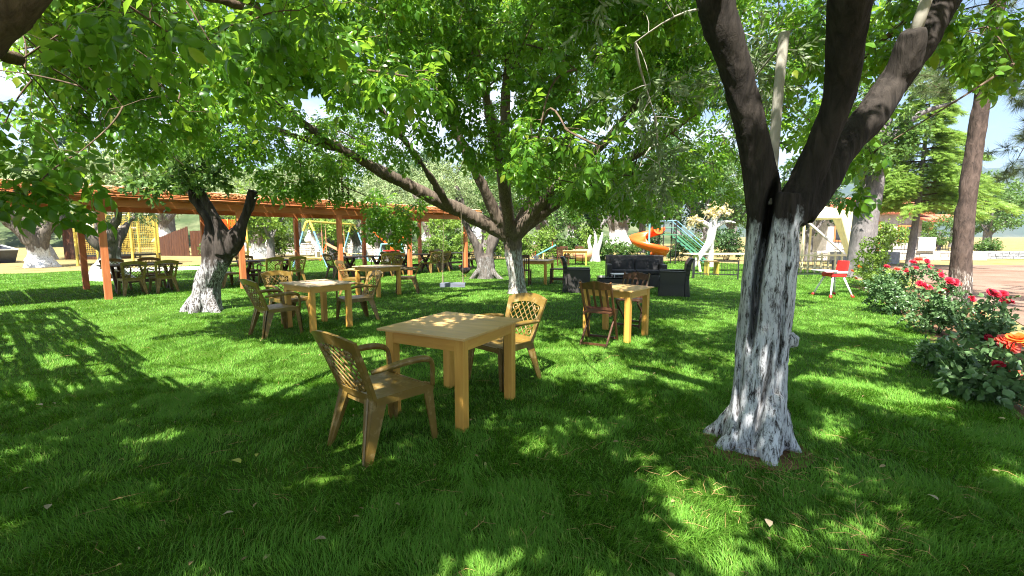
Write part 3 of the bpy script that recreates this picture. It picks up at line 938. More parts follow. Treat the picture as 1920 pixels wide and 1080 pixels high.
for k in range(98):
    u = r2.normal(size=3); u /= np.linalg.norm(u)
    u[2] = abs(u[2]) if r2.random() < .55 else u[2]
    q = .55 + .42 * r2.random() ** .7
    c = np.array([-.7, 8.7, 4.5]) + u * q * np.array([6.2, 4.8, 3.2])
    if c[2] < 2.45: c[2] = 2.45 + r2.random() * .5
    if c[0] < -4.2 and c[1] > 9.0: continue
    if c[0] < -.6 and c[2] < 3.5: continue
    if c[0] < 1.5 and c[2] < 2.9: continue
    bl.append((c[0], c[1], c[2], 1.15, 1.15, .75, 210))
def px_blob(px, py, Y, rr, n, flat=.8):
    f = 850.0
    v = Vector(((px - 960) / f, 1.0, -(py - 540) / f)); c, s = math.cos(PITCH), math.sin(PITCH)
    w = Vector((v.x, c * v.y + s * v.z, -s * v.y + c * v.z)); t = Y / w.y
    return (w.x * t, Y, EYE + w.z * t, rr, rr, rr * flat, n)
bl += [px_blob(730, 390, 8.8, .75, 90), px_blob(560, 300, 8.6, .8, 90), px_blob(640, 300, 9.3, .5, 50), px_blob(1010, 330, 8.5, .7, 70), px_blob(1130, 350, 9.2, .9, 110), px_blob(1230, 350, 9.5, 1.0, 130),
       px_blob(1330, 320, 10, 1.0, 130), px_blob(1010, 260, 5.2, .45, 34), px_blob(1125, 275, 3.3, .2, 10), px_blob(1060, 240, 4.0, .3, 22), px_blob(800, 150, 4.2, .42, 30), px_blob(660, 130, 4.6, .5, 40),
       px_blob(450, 170, 6.5, .8, 80), px_blob(380, 230, 7.4, .8, 70), px_blob(520, 250, 8.0, .7, 60), px_blob(300, 260, 7.6, .6, 60), px_blob(400, 285, 8.4, .5, 50), px_blob(345, 310, 8.0, .35, 30), px_blob(470, 262, 8.4, .45, 40), px_blob(470, 60, 5.5, .9, 90), px_blob(600, 50, 6.0, .9, 90),
       px_blob(1250, 200, 7.0, .9, 100), px_blob(1380, 260, 8.0, .8, 80), px_blob(960, 130, 6.5, .9, 90), px_blob(880, 260, 7.0, .6, 50), px_blob(1080, 130, 6.0, .8, 80), px_blob(750, 260, 7.5, .6, 50), px_blob(1470, 200, 8.5, .9, 100), px_blob(1540, 300, 9.0, .7, 70),
       px_blob(1010, 20, 6.5, 1.0, 100), px_blob(1200, 40, 6.5, 1.0, 110), px_blob(820, 30, 6.8, 1.0, 100), px_blob(1380, 120, 7.5, 1.0, 110)]
bl += [px_blob(60, 120, 5.2, .8, 110), px_blob(160, 180, 5.0, .8, 110), px_blob(40, 250, 5.6, .7, 80), px_blob(240, 70, 5.0, .8, 100), px_blob(130, 30, 5.2, .8, 100), px_blob(320, 150, 5.2, .7, 80), px_blob(250, 225, 6.2, .6, 60),
       px_blob(330, 200, 8.0, .5, 40), px_blob(20, 40, 5.4, .8, 90), px_blob(-60, 160, 5.6, .8, 90)]
bl += [px_blob(600, 235, 9.2, .4, 34), px_blob(690, 275, 9.9, .35, 26), px_blob(520, 190, 8.8, .4, 34), px_blob(735, 405, 8.5, .5, 70), px_blob(560, 345, 8.4, .4, 40), px_blob(490, 325, 8.5, .35, 30), px_blob(640, 350, 9.0, .3, 24)]
bl = [q[:6] + (q[6] * 1.7,) for q in bl]
tw, P, FR, S = grow_crown(bl, nodes, per_twig=6, twig_len=.45, up=.7, droop=.5, leaf_scale=(.68, 1.05))
add_foliage(walnut, tw, P, FR, S, WAL_F, WAL_C, WAL_MESH, LEAF_WALNUT, BARK_PLAIN, 300, 'leaf', 6.5)

# --- the near walnut whose limb crosses the top left corner
nl_limbs = [
    [(-3.0, .6, -.1, .24), (-2.85, .75, .5, .19), (-2.45, 1.1, 1.2, .16), (-1.80, 1.42, 2.0, .12), (-1.50, 1.5, 2.42, .105), (-1.2, 1.6, 3.2, .085), (-.7, 1.6, 4.2, .05)],
    [(-2.5, 1.1, 1.15, .12), (-2.75, 1.7, 2.3, .085), (-2.7, 2.4, 3.0, .06), (-2.5, 3.2, 3.2, .04), (-2.0, 3.9, 3.3, .03)],
    [(-2.75, 1.75, 2.35, .06), (-3.0, 2.4, 2.55, .045), (-3.1, 3.0, 2.6, .03)],
    [(-2.9, .7, 1.0, .12), (-3.2, .0, 2.4, .09), (-3.2, -1.0, 3.8, .06)],
    [(-1.5, 1.5, 2.5, .06), (-1.0, .6, 3.6, .045), (-.6, -.6, 4.2, .03)],
]
near_walnut = tree_root('walnut_tree', 'walnut tree leaning in at the top left corner with large leaves close to the viewer', 'tree', (-3.0, .6, 0))
hang(near_walnut, link('trunk', trunk_mesh('trunk', nl_limbs, 0.016, 0.022, 15.0, 31), BARK_PLAIN))
nodes = limb_nodes(nl_limbs); nodes = nodes[nodes[:, 2] > 2.1]
nl_blobs = [px_blob(150, 285, 2.9, .36, 40), px_blob(50, 365, 2.7, .16, 8), px_blob(115, 365, 2.8, .15, 7), px_blob(60, 150, 3.1, .6, 70), px_blob(230, 110, 3.5, .6, 66), px_blob(120, 60, 3.0, .5, 50), px_blob(10, 230, 3.0, .36, 24),
            px_blob(315, 60, 1.95, .14, 7), px_blob(400, 90, 3.4, .45, 36), px_blob(470, 40, 3.2, .35, 24), px_blob(230, 200, 3.3, .4, 36), px_blob(240, 20, 2.6, .35, 26), px_blob(350, 210, 3.9, .35, 26), px_blob(560, 20, 3.2, .3, 20),
            px_blob(-60, 180, 3.0, .5, 24), px_blob(100, 130, 3.4, .5, 50), px_blob(180, 190, 3.8, .5, 50), px_blob(40, 60, 3.2, .45, 50), px_blob(320, 140, 4.2, .5, 50), px_blob(260, 60, 4.4, .5, 50), px_blob(120, 230, 4.0, .45, 40), px_blob(-20, 130, 3.6, .5, 50), px_blob(170, 40, 3.9, .5, 50),
            (-2.2, -.3, 4.1, 1.1, 1.1, .6, 230), (-.6, -.9, 4.3, 1.1, 1.1, .6, 230), (-3.5, -1.0, 4.2, 1.1, 1.1, .6, 220), (-1.3, 1.1, 4.2, 1.0, 1.0, .6, 200), (.2, .4, 4.5, 1.0, 1.0, .6, 200),
            (-.5, 2.3, 4.7, 1.0, 1.0, .6, 150), (-2.4, 1.9, 4.3, 1.0, 1.0, .6, 150), (-4.3, .6, 4.0, .9, .9, .6, 150), (-4.0, 2.2, 4.2, .9, .9, .5, 140), (-1.6, 3.3, 4.6, .8, .8, .5, 110), (-3.3, 3.4, 4.2, .8, .8, .5, 110), (.9, -.8, 4.4, 1.0, 1.0, .6, 180), (-5.0, -.4, 4.2, 1, 1, .6, 160), (-3.0, -2.2, 4.4, 1.1, 1.1, .6, 200), (-1.4, -2.2, 4.5, 1.1, 1.1, .6, 200), (.3, -2.3, 4.6, 1.1, 1.1, .6, 200), (-2.9, .9, 4.6, 1, 1, .5, 140), (-.7, .6, 4.9, 1, 1, .5, 140), (-5.0, 2.6, 4.2, .9, .9, .5, 120), (-4.4, 4.4, 4.2, .9, .9, .5, 120), (-2.4, 4.6, 4.6, .9, .9, .5, 120), (.6, 2.0, 5.0, .9, .9, .5, 130), (.8, 3.6, 5.0, .9, .9, .5, 110), (-2.6, .2, 4.9, .9, .9, .4, 110), (-1.6, -.2, 4.9, .9, .9, .4, 110), (-.9, .4, 5.2, .9, .9, .4, 100), (-2.0, 1.0, 5.0, .9, .9, .4, 100), (-3.3, .5, 4.8, .9, .9, .4, 100), (-1.4, -1.1, 5.0, .9, .9, .4, 100), (-2.6, -1.1, 4.9, .9, .9, .4, 100), (-.2, -.5, 5.1, .9, .9, .4, 90)]
def two_part_crown(blobs, nodes, ks, ko, small, big):
    low = [q[:6] + (q[6] * ks,) for q in blobs if q[2] < 3.75]
    high = [q[:6] + (q[6] * ko,) for q in blobs if q[2] >= 3.75]
    tw, P, FR, S = grow_crown(low, nodes, per_twig=5, twig_len=.35, up=.7, droop=.6, leaf_scale=small, twig_r=.003, stem_r=.004, bend=.07)
    t2, P2, F2, S2 = grow_crown(high, nodes, per_twig=6, twig_len=.5, up=.8, droop=.5, leaf_scale=big, twig_r=.005)
    tw.mb.add(t2.mb.v, t2.mb.f)
    return tw, np.concatenate([P, P2]), np.concatenate([FR, F2]), np.concatenate([S, S2])
tw, P, FR, S = two_part_crown(nl_blobs, nodes, 1.8, 2.4, (.65, .98), (1.0, 1.5))
add_foliage(near_walnut, tw, P, FR, S, WAL_F, WAL_C, WAL_MESH, LEAF_WALNUT, BARK_PLAIN, 300, 'leaf')

# --- the walnut standing beside the viewer on the right; its leaves hang in over the olive
rw_limbs = [
    [(4.7, -.5, -.1, .26), (4.6, -.4, .8, .21), (4.5, -.2, 1.8, .19), (4.2, .5, 3.0, .13), (3.7, 1.4, 3.8, .08), (3.2, 2.3, 4.1, .05)],
    [(4.45, -.1, 2.0, .12), (4.3, 1.2, 2.9, .085), (4.0, 2.4, 3.3, .06), (3.4, 3.3, 3.3, .035)],
    [(4.5, -.2, 2.0, .12), (3.4, -.3, 3.4, .08), (2.2, -.4, 4.2, .05)],
    [(4.3, 1.2, 2.9, .06), (4.9, 2.6, 3.6, .045), (5.2, 4.0, 3.9, .03)],
    [(4.0, 2.4, 3.3, .05), (3.6, 3.9, 3.5, .03), (3.5, 5.0, 3.2, .015)],
]
right_walnut = tree_root('walnut_tree', 'walnut tree at the right edge whose leaves hang over the forked olive and the roses', 'tree', (4.7, -.5, 0))
hang(right_walnut, link('trunk', trunk_mesh('trunk', rw_limbs, 0.02, 0.022, 14.0, 41), BARK_PLAIN))
nodes = limb_nodes(rw_limbs); nodes = nodes[nodes[:, 2] > 2.4]
rw_blobs = [px_blob(1645, 280, 3.5, .16, 9), px_blob(1620, 345, 3.9, .16, 8), px_blob(1850, 50, 3.6, .4, 30), px_blob(1720, 20, 3.9, .35, 22), px_blob(1620, 110, 4.2, .35, 22), px_blob(1900, 120, 3.5, .3, 16), px_blob(1780, 70, 3.8, .3, 16),
            px_blob(1500, 90, 4.2, .4, 40), px_blob(1880, 10, 3.9, .4, 70), px_blob(1800, 20, 4.2, .4, 70), px_blob(1900, 80, 4.4, .4, 60), px_blob(1740, 60, 5.0, .45, 60), px_blob(1830, 100, 5.2, .4, 50), px_blob(1660, 40, 4.8, .4, 50), px_blob(1700, 70, 4.6, .4, 40), px_blob(1560, 230, 5.2, .4, 40), px_blob(1630, 200, 5.5, .45, 50),
            (3.8, .3, 4.3, 1.1, 1.1, .6, 220), (2.6, -.6, 4.4, 1.1, 1.1, .6, 220), (4.6, 1.6, 4.4, 1.0, 1.0, .6, 190), (3.3, 1.6, 4.6, 1.0, 1.0, .6, 170), (5.4, .4, 4.2, 1.0, 1.0, .6, 170), (4.4, 3.2, 4.6, .8, .8, .5, 90), (1.7, -1.8, 4.6, 1.1, 1.1, .6, 200), (3.2, -2.0, 4.6, 1.1, 1.1, .6, 200), (4.8, -1.4, 4.5, 1.1, 1.1, .6, 200), (2.6, 3.2, 5.2, .9, .9, .5, 120), (5.4, 2.8, 4.6, .9, .9, .5, 120), (6.2, 4.2, 4.8, .9, .9, .5, 100), (2.0, 1.0, 5.2, 1, 1, .5, 150), (1.2, .2, 5.6, 1, 1, .5, 150), (3.0, .4, 5.5, 1, 1, .5, 150), (2.2, -1.0, 5.6, 1, 1, .5, 150), (3.6, 2.4, 5.6, 1, 1, .5, 120)]
tw, P, FR, S = two_part_crown(rw_blobs, nodes, 1.6, 2.4, (.6, .95), (1.0, 1.5))
add_foliage(right_walnut, tw, P, FR, S, WAL_F, WAL_C, WAL_MESH, LEAF_WALNUT, BARK_PLAIN, 120, 'leaf')

# --- the twisted olive on the left with a sawn-off limb
lo_limbs = [
    [(-6.22, 9.15, -.15, .34), (-6.22, 9.15, .15, .27), (-6.18, 9.15, .5, .24), (-6.05, 9.15, .85, .23), (-5.85, 9.15, 1.12, .19), (-5.72, 9.12, 1.35, .14)],
    [(-6.1, 9.1, .7, .18), (-6.05, 9.1, 1.1, .15), (-6.02, 9.1, 1.5, .11), (-6.02, 9.1, 1.8, .085), (-6.2, 9.05, 2.15, .065), (-6.5, 9.0, 2.7, .035)],
    [(-5.8, 9.1, 1.15, .17), (-5.75, 9.05, 1.6, .115), (-5.88, 9.0, 2.0, .09), (-6.1, 8.9, 2.5, .065), (-6.4, 8.7, 3.2, .035)],
    [(-5.72, 9.12, 1.2, .17), (-5.5, 9.12, 1.55, .13), (-5.28, 9.12, 1.95, .115), (-5.18, 9.12, 2.25, .105), (-5.12, 9.12, 2.40, .10)],
    [(-6.30, 9.12, .42, .10), (-6.42, 9.05, .13, .12), (-6.60, 8.95, -.08, .06)],
    [(-6.08, 9.05, .45, .10), (-5.98, 8.95, .13, .11), (-5.78, 8.85, -.08, .05)],
    [(-6.22, 9.0, .5, .10), (-6.24, 8.9, .13, .11), (-6.28, 8.75, -.08, .05)],
]
left_olive = tree_root('olive_tree', 'gnarled olive tree left of the pine tables with dark twin limbs, one sawn off', 'tree', (-6.2, 9.15, 0))
hang(left_olive, link('trunk', trunk_mesh('trunk', lo_limbs, 0.018, 0.045, 9.0, 51, lump=.12), BARK_LEFT))
nodes = limb_nodes(lo_limbs[1:4]); nodes = nodes[nodes[:, 2] > 1.9]
tw, P, FR, S = grow_crown([(-6.5, 8.9, 2.9, .8, .7, .5, 90), (-5.9, 8.8, 3.2, .8, .7, .5, 90), (-6.8, 9.0, 2.55, .5, .5, .35, 40), (-5.9, 8.7, 2.7, .5, .5, .3, 36)], nodes, per_twig=5, gaps=False, leaf_scale=(.9, 1.2))
add_foliage(left_olive, tw, P, FR, S, BRO_C, BRO_C, None, LEAF_MID, BARK_PLAIN, 0)

# --- the grey olive behind the walnut
mo_limbs = [
    [(-.95, 16.2, -.15, .38), (-.95, 16.2, .15, .31), (-.95, 16.2, .5, .27), (-.98, 16.2, .8, .25)],
    [(-1.05, 16.2, .6, .18), (-1.25, 16.2, 1.1, .155), (-1.55, 16.1, 1.8, .13), (-1.75, 16.0, 2.4, .13), (-1.9, 15.8, 3.2, .09)],
    [(-.85, 16.2, .6, .18), (-.72, 16.2, 1.1, .15), (-.62, 16.2, 1.6, .13), (-.4, 16.1, 2.3, .12), (-.2, 16.0, 3.2, .08)],
    [(-1.1, 16.1, .3, .12), (-1.5, 16.0, -.08, .08)], [(-.8, 16.1, .3, .12), (-.35, 16.0, -.08, .08)],
]
mid_olive = tree_root('olive_tree', 'grey olive tree with V shaped twin trunk behind the walnut, no whitewash', 'tree', (-.95, 16.2, 0))
hang(mid_olive, link('trunk', trunk_mesh('trunk', mo_limbs, 0.03, 0.06, 6.0, 61, lump=.14), BARK_MID))
nodes = limb_nodes(mo_limbs[1:3]); nodes = nodes[nodes[:, 2] > 2.0]
tw, P, FR, S = grow_crown([(-2.2, 15.9, 3.4, 1.1, 1.0, .8, 110), (-.2, 16.0, 3.6, 1.1, 1.0, .8, 110), (-1.2, 15.6, 4.4, 1.3, 1.0, .9, 130)], nodes, per_twig=5, gaps=False, leaf_scale=(1.0, 1.5))
add_foliage(mid_olive, tw, P, FR, S, OLI_C, OLI_C, None, LEAF_OLIVE_FAR, BARK_PLAIN, 0)

# --- pine beside the roses
pi_limbs = [[(9.85, 9.9, -.1, .25), (9.84, 9.9, .25, .20), (9.80, 9.9, 1.0, .175), (9.78, 9.9, 2.0, .155), (9.82, 9.9, 3.2, .14), (9.86, 9.9, 4.4, .13), (9.95, 9.9, 5.6, .11), (10.05, 9.9, 7.0, .08)],
            [(9.99, 9.9, 4.9, .09), (10.6, 9.6, 5.0, .06), (11.4, 9.2, 4.6, .035)], [(9.98, 9.9, 4.6, .08), (9.4, 9.6, 4.9, .05), (8.5, 9.3, 4.8, .03)],
            [(10, 9.9, 5.4, .09), (10.3, 8.6, 5.6, .06), (10.8, 7.2, 5.4, .03)], [(10, 9.9, 5.6, .08), (10.8, 10.8, 5.9, .05), (11.8, 11.6, 5.6, .03)],
            [(10, 9.9, 5.8, .08), (8.9, 9.0, 6.2, .05), (7.8, 8.0, 6.0, .03)]]
pine = tree_root('pine_tree', 'tall leaning pine tree beside the gravel path with whitewashed foot', 'tree', (9.85, 9.9, 0))
hang(pine, link('trunk', trunk_mesh('trunk', pi_limbs, 0.022, 0.03, 10.0, 71), BARK_PINE))
nodes = limb_nodes(pi_limbs); nodes = nodes[nodes[:, 2] > 4.3]
PIN_C = [needle_tuft(26, .24, .006, s) for s in (1, 2, 3)]
pb = [(10.6, 7.0, 5.7, 1.0, 1.0, .35, 110), (11.6, 6.4, 5.4, 1.0, .9, .35, 100), (12.6, 7.6, 6.0, 1.1, 1.0, .4, 110), (9.4, 6.3, 5.6, .9, .9, .35, 90), (11.6, 8.6, 6.4, 1.1, 1.0, .4, 110), (13.4, 9.2, 6.4, 1.0, 1.0, .4, 90), (10.9, 9.6, 4.6, .8, .6, .5, 120), (11.6, 10.2, 4.0, .7, .7, .6, 120), (11.3, 10.4, 3.2, .6, .6, .5, 90), (9.0, 10.3, 4.9, .7, .6, .35, 70), (11.2, 9.2, 4.4, .8, .7, .5, 130), (11.0, 9.4, 3.6, .6, .6, .6, 100), (11.7, 9.6, 3.0, .6, .6, .6, 90), (8.6, 9.3, 4.9, .9, .7, .3, 90), (10.8, 7.4, 5.4, .9, .9, .4, 110), (11.6, 11.4, 5.5, 1, 1, .5, 120), (7.9, 8.1, 6.0, 1, 1, .4, 110),
      (10.2, 9.8, 7.0, 1.6, 1.6, .8, 260), (9.3, 10.2, 4.6, .8, .6, .4, 60)]
tw, P, FR, S = grow_crown(pb, nodes, per_twig=6, twig_len=.4, gaps=False, up=.3, droop=.25, leaf_scale=(.9, 1.3))
add_foliage(pine, tw, P, FR, S, PIN_C, PIN_C, None, LEAF_PINE, BARK_PLAIN, 0)

# --- thick grey trunk behind the rose bed and the leafy tree that it carries
gt_limbs = [[(12.7, 16.5, -.1, .52), (12.7, 16.5, .4, .42), (12.7, 16.5, 1.5, .39), (12.8, 16.5, 3.0, .37), (12.9, 16.4, 5.0, .3), (13.0, 16.2, 7.0, .2)],
            [(12.85, 16.45, 4.0, .16), (11.9, 16, 5.0, .1), (10.8, 15.6, 5.5, .05)], [(12.9, 16.4, 4.5, .15), (13.9, 16.2, 5.6, .1), (14.9, 15.8, 6.0, .05)]]
grey_tree = tree_root('broadleaf_tree', 'tree with thick smooth grey trunk behind the tall orange flowering rose', 'tree', (12.7, 16.5, 0))
hang(grey_tree, link('trunk', trunk_mesh('trunk', gt_limbs, 0.04, 0.03, 7.0, 81), BARK_GREY))
nodes = limb_nodes(gt_limbs); nodes = nodes[nodes[:, 2] > 3.5]
tw, P, FR, S = grow_crown([(12.6, 15.7, 4.6, .9, .7, .7, 90), (11.9, 15.6, 4.2, .8, .6, .6, 80), (13.4, 15.8, 5.2, .8, .6, .6, 80), (11.0, 15.8, 5.6, 1.3, 1.2, .9, 140), (12.8, 16, 6.6, 1.5, 1.3, .9, 150), (14.2, 16, 7.2, 1.1, 1.1, .8, 90), (11.4, 16.2, 4.0, .9, .8, .7, 80), (10.6, 16.6, 3.2, .8, .7, .6, 60)], nodes, per_twig=5, gaps=False, leaf_scale=(1, 1.5))
add_foliage(grey_tree, tw, P, FR, S, BRO_C, BRO_C, None, LEAF_MID, BARK_PLAIN, 0)

# ------------------------------------------------------------------ trees and shrubs further off
def far_olive(name, label, seed, white=True, mat=None, h=4.2, n=620, spread=2.4, group=None, bark=None):
    r = np.random.default_rng(seed)
    root = tree_root(name, label, 'tree', (0, 0, 0), group)
    lim = [[(0, 0, -.15, .55), (0, 0, .2, .42), (.05, 0, .6, .33), (.08, 0, 1.1, .3)]]
    for k in range(4):
        a = k * 1.57 + r.uniform(-.4, .4)
        d = np.array([math.cos(a), math.sin(a)])
        lim.append([(.06 + d[0] * .08, d[1] * .08, .9, .19), (d[0] * .5, d[1] * .5, 1.6, .14), (d[0] * 1.1, d[1] * 1.1, 2.3, .09), (d[0] * 1.7, d[1] * 1.7, 3.1, .05)])
    for k in range(3):
        a = k * 2.1 + r.uniform(-.5, .5)
        lim.append([(math.cos(a) * .2, math.sin(a) * .2, .35, .2), (math.cos(a) * .5, math.sin(a) * .5, .05, .12), (math.cos(a) * .75, math.sin(a) * .75, -.1, .05)])
    link('trunk', trunk_mesh('trunk', lim, 0.05, 0.08, 4.5, seed, lump=.2), bark or BARK_FAR, root)
    nodes = limb_nodes(lim[1:5]); nodes = nodes[nodes[:, 2] > 1.7]
    bl = []
    for k in range(13):
        u = r.normal(size=3); u /= np.linalg.norm(u)
        c = np.array([0, 0, h * .68]) + u * np.array([spread * .75, spread * .75, h * .26]) * r.uniform(.5, 1)
        bl.append((c[0], c[1], max(1.9, c[2]), 1.05, 1.05, .75, n / 13))
    tw, P, FR, S = grow_crown(bl, nodes, per_twig=5, twig_len=.4, gaps=False, leaf_scale=(1.2, 2.0), droop=.1)
    b = tw.mb.build('branches', BARK_PLAIN, root); b['kind'] = 'stuff'
    o = link('foliage', scatter_mesh('foliage', OLI_C, P, FR, S), mat or LEAF_OLIVE_FAR, root); o['kind'] = 'stuff'
    return root

def far_broad(name, label, seed, mat, h=5.0, n=560, spread=2.3, group=None, trunk_h=1.5, low=1.2):
    r = np.random.default_rng(seed)
    root = tree_root(name, label, 'tree', (0, 0, 0), group)
    lim = [[(0, 0, -.1, .26), (0, 0, .3, .2), (.03, 0, trunk_h, .17), (0, 0, h * .6, .1)]]
    for k in range(4):
        a = k * 1.57 + r.uniform(-.4, .4)
        lim.append([(.02, 0, trunk_h * .9, .1), (math.cos(a) * .6, math.sin(a) * .6, trunk_h + .7, .07), (math.cos(a) * 1.3, math.sin(a) * 1.3, trunk_h + 1.6, .04)])
    link('trunk', trunk_mesh('trunk', lim, 0.045, 0.03, 6, seed), BARK_GREY, root)
    nodes = limb_nodes(lim); nodes = nodes[nodes[:, 2] > trunk_h * .9]
    bl = []
    for k in range(14):
        u = r.normal(size=3); u /= np.linalg.norm(u)
        c = np.array([0, 0, (h + low) / 2]) + u * np.array([spread * .72, spread * .72, (h - low) * .36]) * r.uniform(.55, 1)
        bl.append((c[0], c[1], max(low, c[2]), 1.0, 1.0, .8, n / 14))
    tw, P, FR, S = grow_crown(bl, nodes, per_twig=5, twig_len=.4, gaps=False, leaf_scale=(1.1, 1.8), droop=.35)
    b = tw.mb.build('branches', BARK_PLAIN, root); b['kind'] = 'stuff'
    o = link('foliage', scatter_mesh('foliage', BRO_C, P, FR, S), mat, root); o['kind'] = 'stuff'
    return root

def shrub(name, label, seed, mat, h=1.6, w=1.1, n=330, group=None, scl=(.7, 1.1)):
    r = np.random.default_rng(seed)
    root = thing(name, label, 'shrub', (0, 0, 0), 0, group)
    lim = []
    for k in range(6):
        a = k * 1.05 + r.uniform(-.3, .3)
        lim.append([(math.cos(a) * .08, math.sin(a) * .08, 0, .02), (math.cos(a) * .2 * w, math.sin(a) * .2 * w, h * .35, .016), (math.cos(a) * .45 * w, math.sin(a) * .45 * w, h * .7, .009)])
    mb = MB()
    for l in lim: mb.tube([p[:3] for p in l], [p[3] for p in l], 5)
    mb.build('stems', BARK_PLAIN, root)
    nodes = limb_nodes(lim)
    bl = []
    for k in range(9):
        u = r.normal(size=3); u /= np.linalg.norm(u)
        c = np.array([0, 0, h * .52]) + u * np.array([w * .62, w * .62, h * .32]) * r.uniform(.4, 1)
        bl.append((c[0], c[1], max(.2, c[2]), w * .45, w * .45, h * .25, n / 9))
    tw, P, FR, S = grow_crown(bl, nodes, per_twig=5, twig_len=.3, gaps=False, leaf_scale=scl, droop=.15, twig_r=.004, min_z=.12)
    b = tw.mb.build('branches', BARK_PLAIN, root); b['kind'] = 'stuff'
    o = link('foliage', scatter_mesh('foliage', BRO_C, P, FR, S), mat, root); o['kind'] = 'stuff'
    return root

# ------------------------------------------------------------------ pergolas
def pergola(label, loc, rz, xs, depth, x0, x1, rows=2, group='reed covered pergolas beside the lawn', seed=5, loose=0.0):
    r = random.Random(seed)
    root = thing('pergola', label, 'pergola', loc, rz, group)
    root.scale = (1, 1, 1.0)
    for j in range(rows):
        y = depth * j / (rows - 1)
        for x in xs:
            m = MB(); m.box((x, y, 1.08), (.135, .135, 2.24)); m.build('post', POSTWOOD, root, bevel=.006)
        m = MB(); m.box(((x0 + x1) / 2, y, 2.285), (x1 - x0, .10, .17)); m.build('beam', BEAMWOOD, root, bevel=.006)
    n = int((x1 - x0) / .62)
    me = None
    for i in range(n + 1):
        if me is None:
            m = MB(); m.box((0, depth / 2, 0), (.06, depth + .66, .11)); me = m.build('rafter', BEAMWOOD, None, bevel=.004, mesh_only=True)
        o = link('rafter', me, None, root); o.location = (x0 + .05 + i * (x1 - x0 - .1) / n, 0, 2.427 + r.uniform(-.004, .004))
    k = max(3, int(depth / .6))
    for i in range(k + 2):
        y = -.28 + i * (depth + .56) / (k + 1)
        m = MB(); m.box(((x0 + x1) / 2, y, 2.512 + r.uniform(-.003, .003)), (x1 - x0 + .1, .05, .05)); m.build('purlin', BEAMWOOD, root)
    mb = MB(); x = x0 - .1
    while x < x1 + .1:
        w = r.uniform(.016, .028)
        a, b = -.34 + r.uniform(-.07, .05), depth + .5 + r.uniform(-.06, .1)
        k = 19 if loose else 1
        ph = r.uniform(-.3, .3) if loose else 0.0
        for q in range(k):      # broken canes leave short open places in the mat
            if loose and vnoise(np.array([[x * 6.0 + q * .35, q * .95 + ph * .8 + x * .9, 2.5]]), 55)[0] > 1 - loose: continue
            y0, y1 = a + (b - a) * (q + ph) / k, a + (b - a) * (q + ph + 1) / k
            mb.bar((x, y0, 2.56 + r.uniform(0, .03)), (x + r.uniform(-.02, .02), y1, 2.56 + r.uniform(0, .03)), w, w)
        if r.random() < .75 and not loose:
            mb.bar((x + .008, a + r.uniform(-.05, .3), 2.60 + r.uniform(0, .03)), (x + r.uniform(-.06, .06), b - r.uniform(0, .5), 2.60 + r.uniform(0, .03)), w, w)
        x += w + (r.uniform(.0, .010) if r.random() < .82 else r.uniform(.02, .06) * (.3 if loose else 1))
    o = mb.build('reed_mat', REED, root); o['kind'] = 'stuff'
    mb = MB(); x = x0 - .1
    while x < x1 + .1:
        w = r.uniform(.03, .06)
        if r.random() < (.10 if loose else .72):
            mb.bar((x, -.32 + r.uniform(-.06, .04), 2.66), (x + r.uniform(-.05, .05), depth * r.uniform(.3, 1) + .4, 2.665 + r.uniform(0, .03)), w, .022)
        x += w * r.uniform(.9, 1.5)
    o = mb.build('thatch', REEDTOP, root); o['kind'] = 'stuff'
    m = MB()
    for q in range(7):
        x = x0 - .1
        while x < x1:
            ln = r.uniform(1.2, 3.2)
            z = 2.415 + q * .036 + r.uniform(-.012, .012)
            if r.random() < .8:
                m.tube([(x, -.36 + r.uniform(-.015, .015), z), (x + ln / 2, -.36, z + r.uniform(-.012, .012)), (min(x + ln, x1 + .1), -.36 + r.uniform(-.015, .015), z + r.uniform(-.012, .012))], r.uniform(.009, .014), 5)
            x += ln * r.uniform(.8, 1.0)
    o = m.build('cane_fringe', BEAMWOOD, root, smooth=True); o['kind'] = 'stuff'
    return root
PD = R(50.1)
pergola('long reed roofed pergola on orange posts over the dark dining tables', (-9.62, 10.72, 0), PD, [-2.95, 0, 2.95, 5.98, 8.85, 11.85], 3.13, -4.2, 12.4)
pergola('reed roofed pergola wing standing left of the viewer and throwing a straight edged striped shadow', (-9.75, 7.55, 0), R(230.1), [.35, 3.3, 6.2], 7.5, -.1, 6.6, rows=3, seed=9, loose=.42)

# ------------------------------------------------------------------ tables
def pine_table(label, loc, rz, top_mat, group='square pine tables on the lawn', size=(.92, .92)):
    root = thing('dining_table', label, 'table', loc, rz, group)
    hx, hy = size[0] / 2, size[1] / 2
    m = MB(); m.box((0, 0, .741), (size[0], size[1], .018)); m.build('tabletop', top_mat, root, bevel=.003)
    qx, qy = hx - .088, hy - .088
    for sx in (-1, 1):
        for sy in (-1, 1):
            m = MB(); m.box((sx * qx, sy * qy, .366), (.078, .078, .732)); m.build('leg', PINE_LEG, root, bevel=.004)
    for s in (-1, 1):
        m = MB(); m.box((0, s * (qy + .022), .681), (2 * qx - .078, .024, .10)); m.build('apron', PINE_RAIL, root, bevel=.002)
        m = MB(); m.box((0, 0, 0), (2 * qy - .078, .024, .10)); o = m.build('apron', PINE_RAIL, root, bevel=.002)
        o.location = (s * (qx + .022), 0, .681); o.rotation_euler = (0, 0, R(90))
    return root
pine_table('nearest square pine table with tan plywood top, two mustard chairs drawn up to it', (-.507, 3.88, 0), R(-28), PLY, size=(.863, .956))
pine_table('square pine table with weathered dappled top among three mustard lattice chairs', (-3.19, 7.39, 0), R(-37.8), PLY_GREY, size=(.94, .80))
pine_table('square pine table with two folding slatted chairs in front of the dark rattan seats', (1.57, 6.75, 0), R(-39.5), PLY, size=(.842, .78))
pine_table('square pine table with weathered top farther back between the pergola and the walnut trunk', (-3.42, 11.55, 0), R(-33), PLY_GREY, size=(.95, .85))
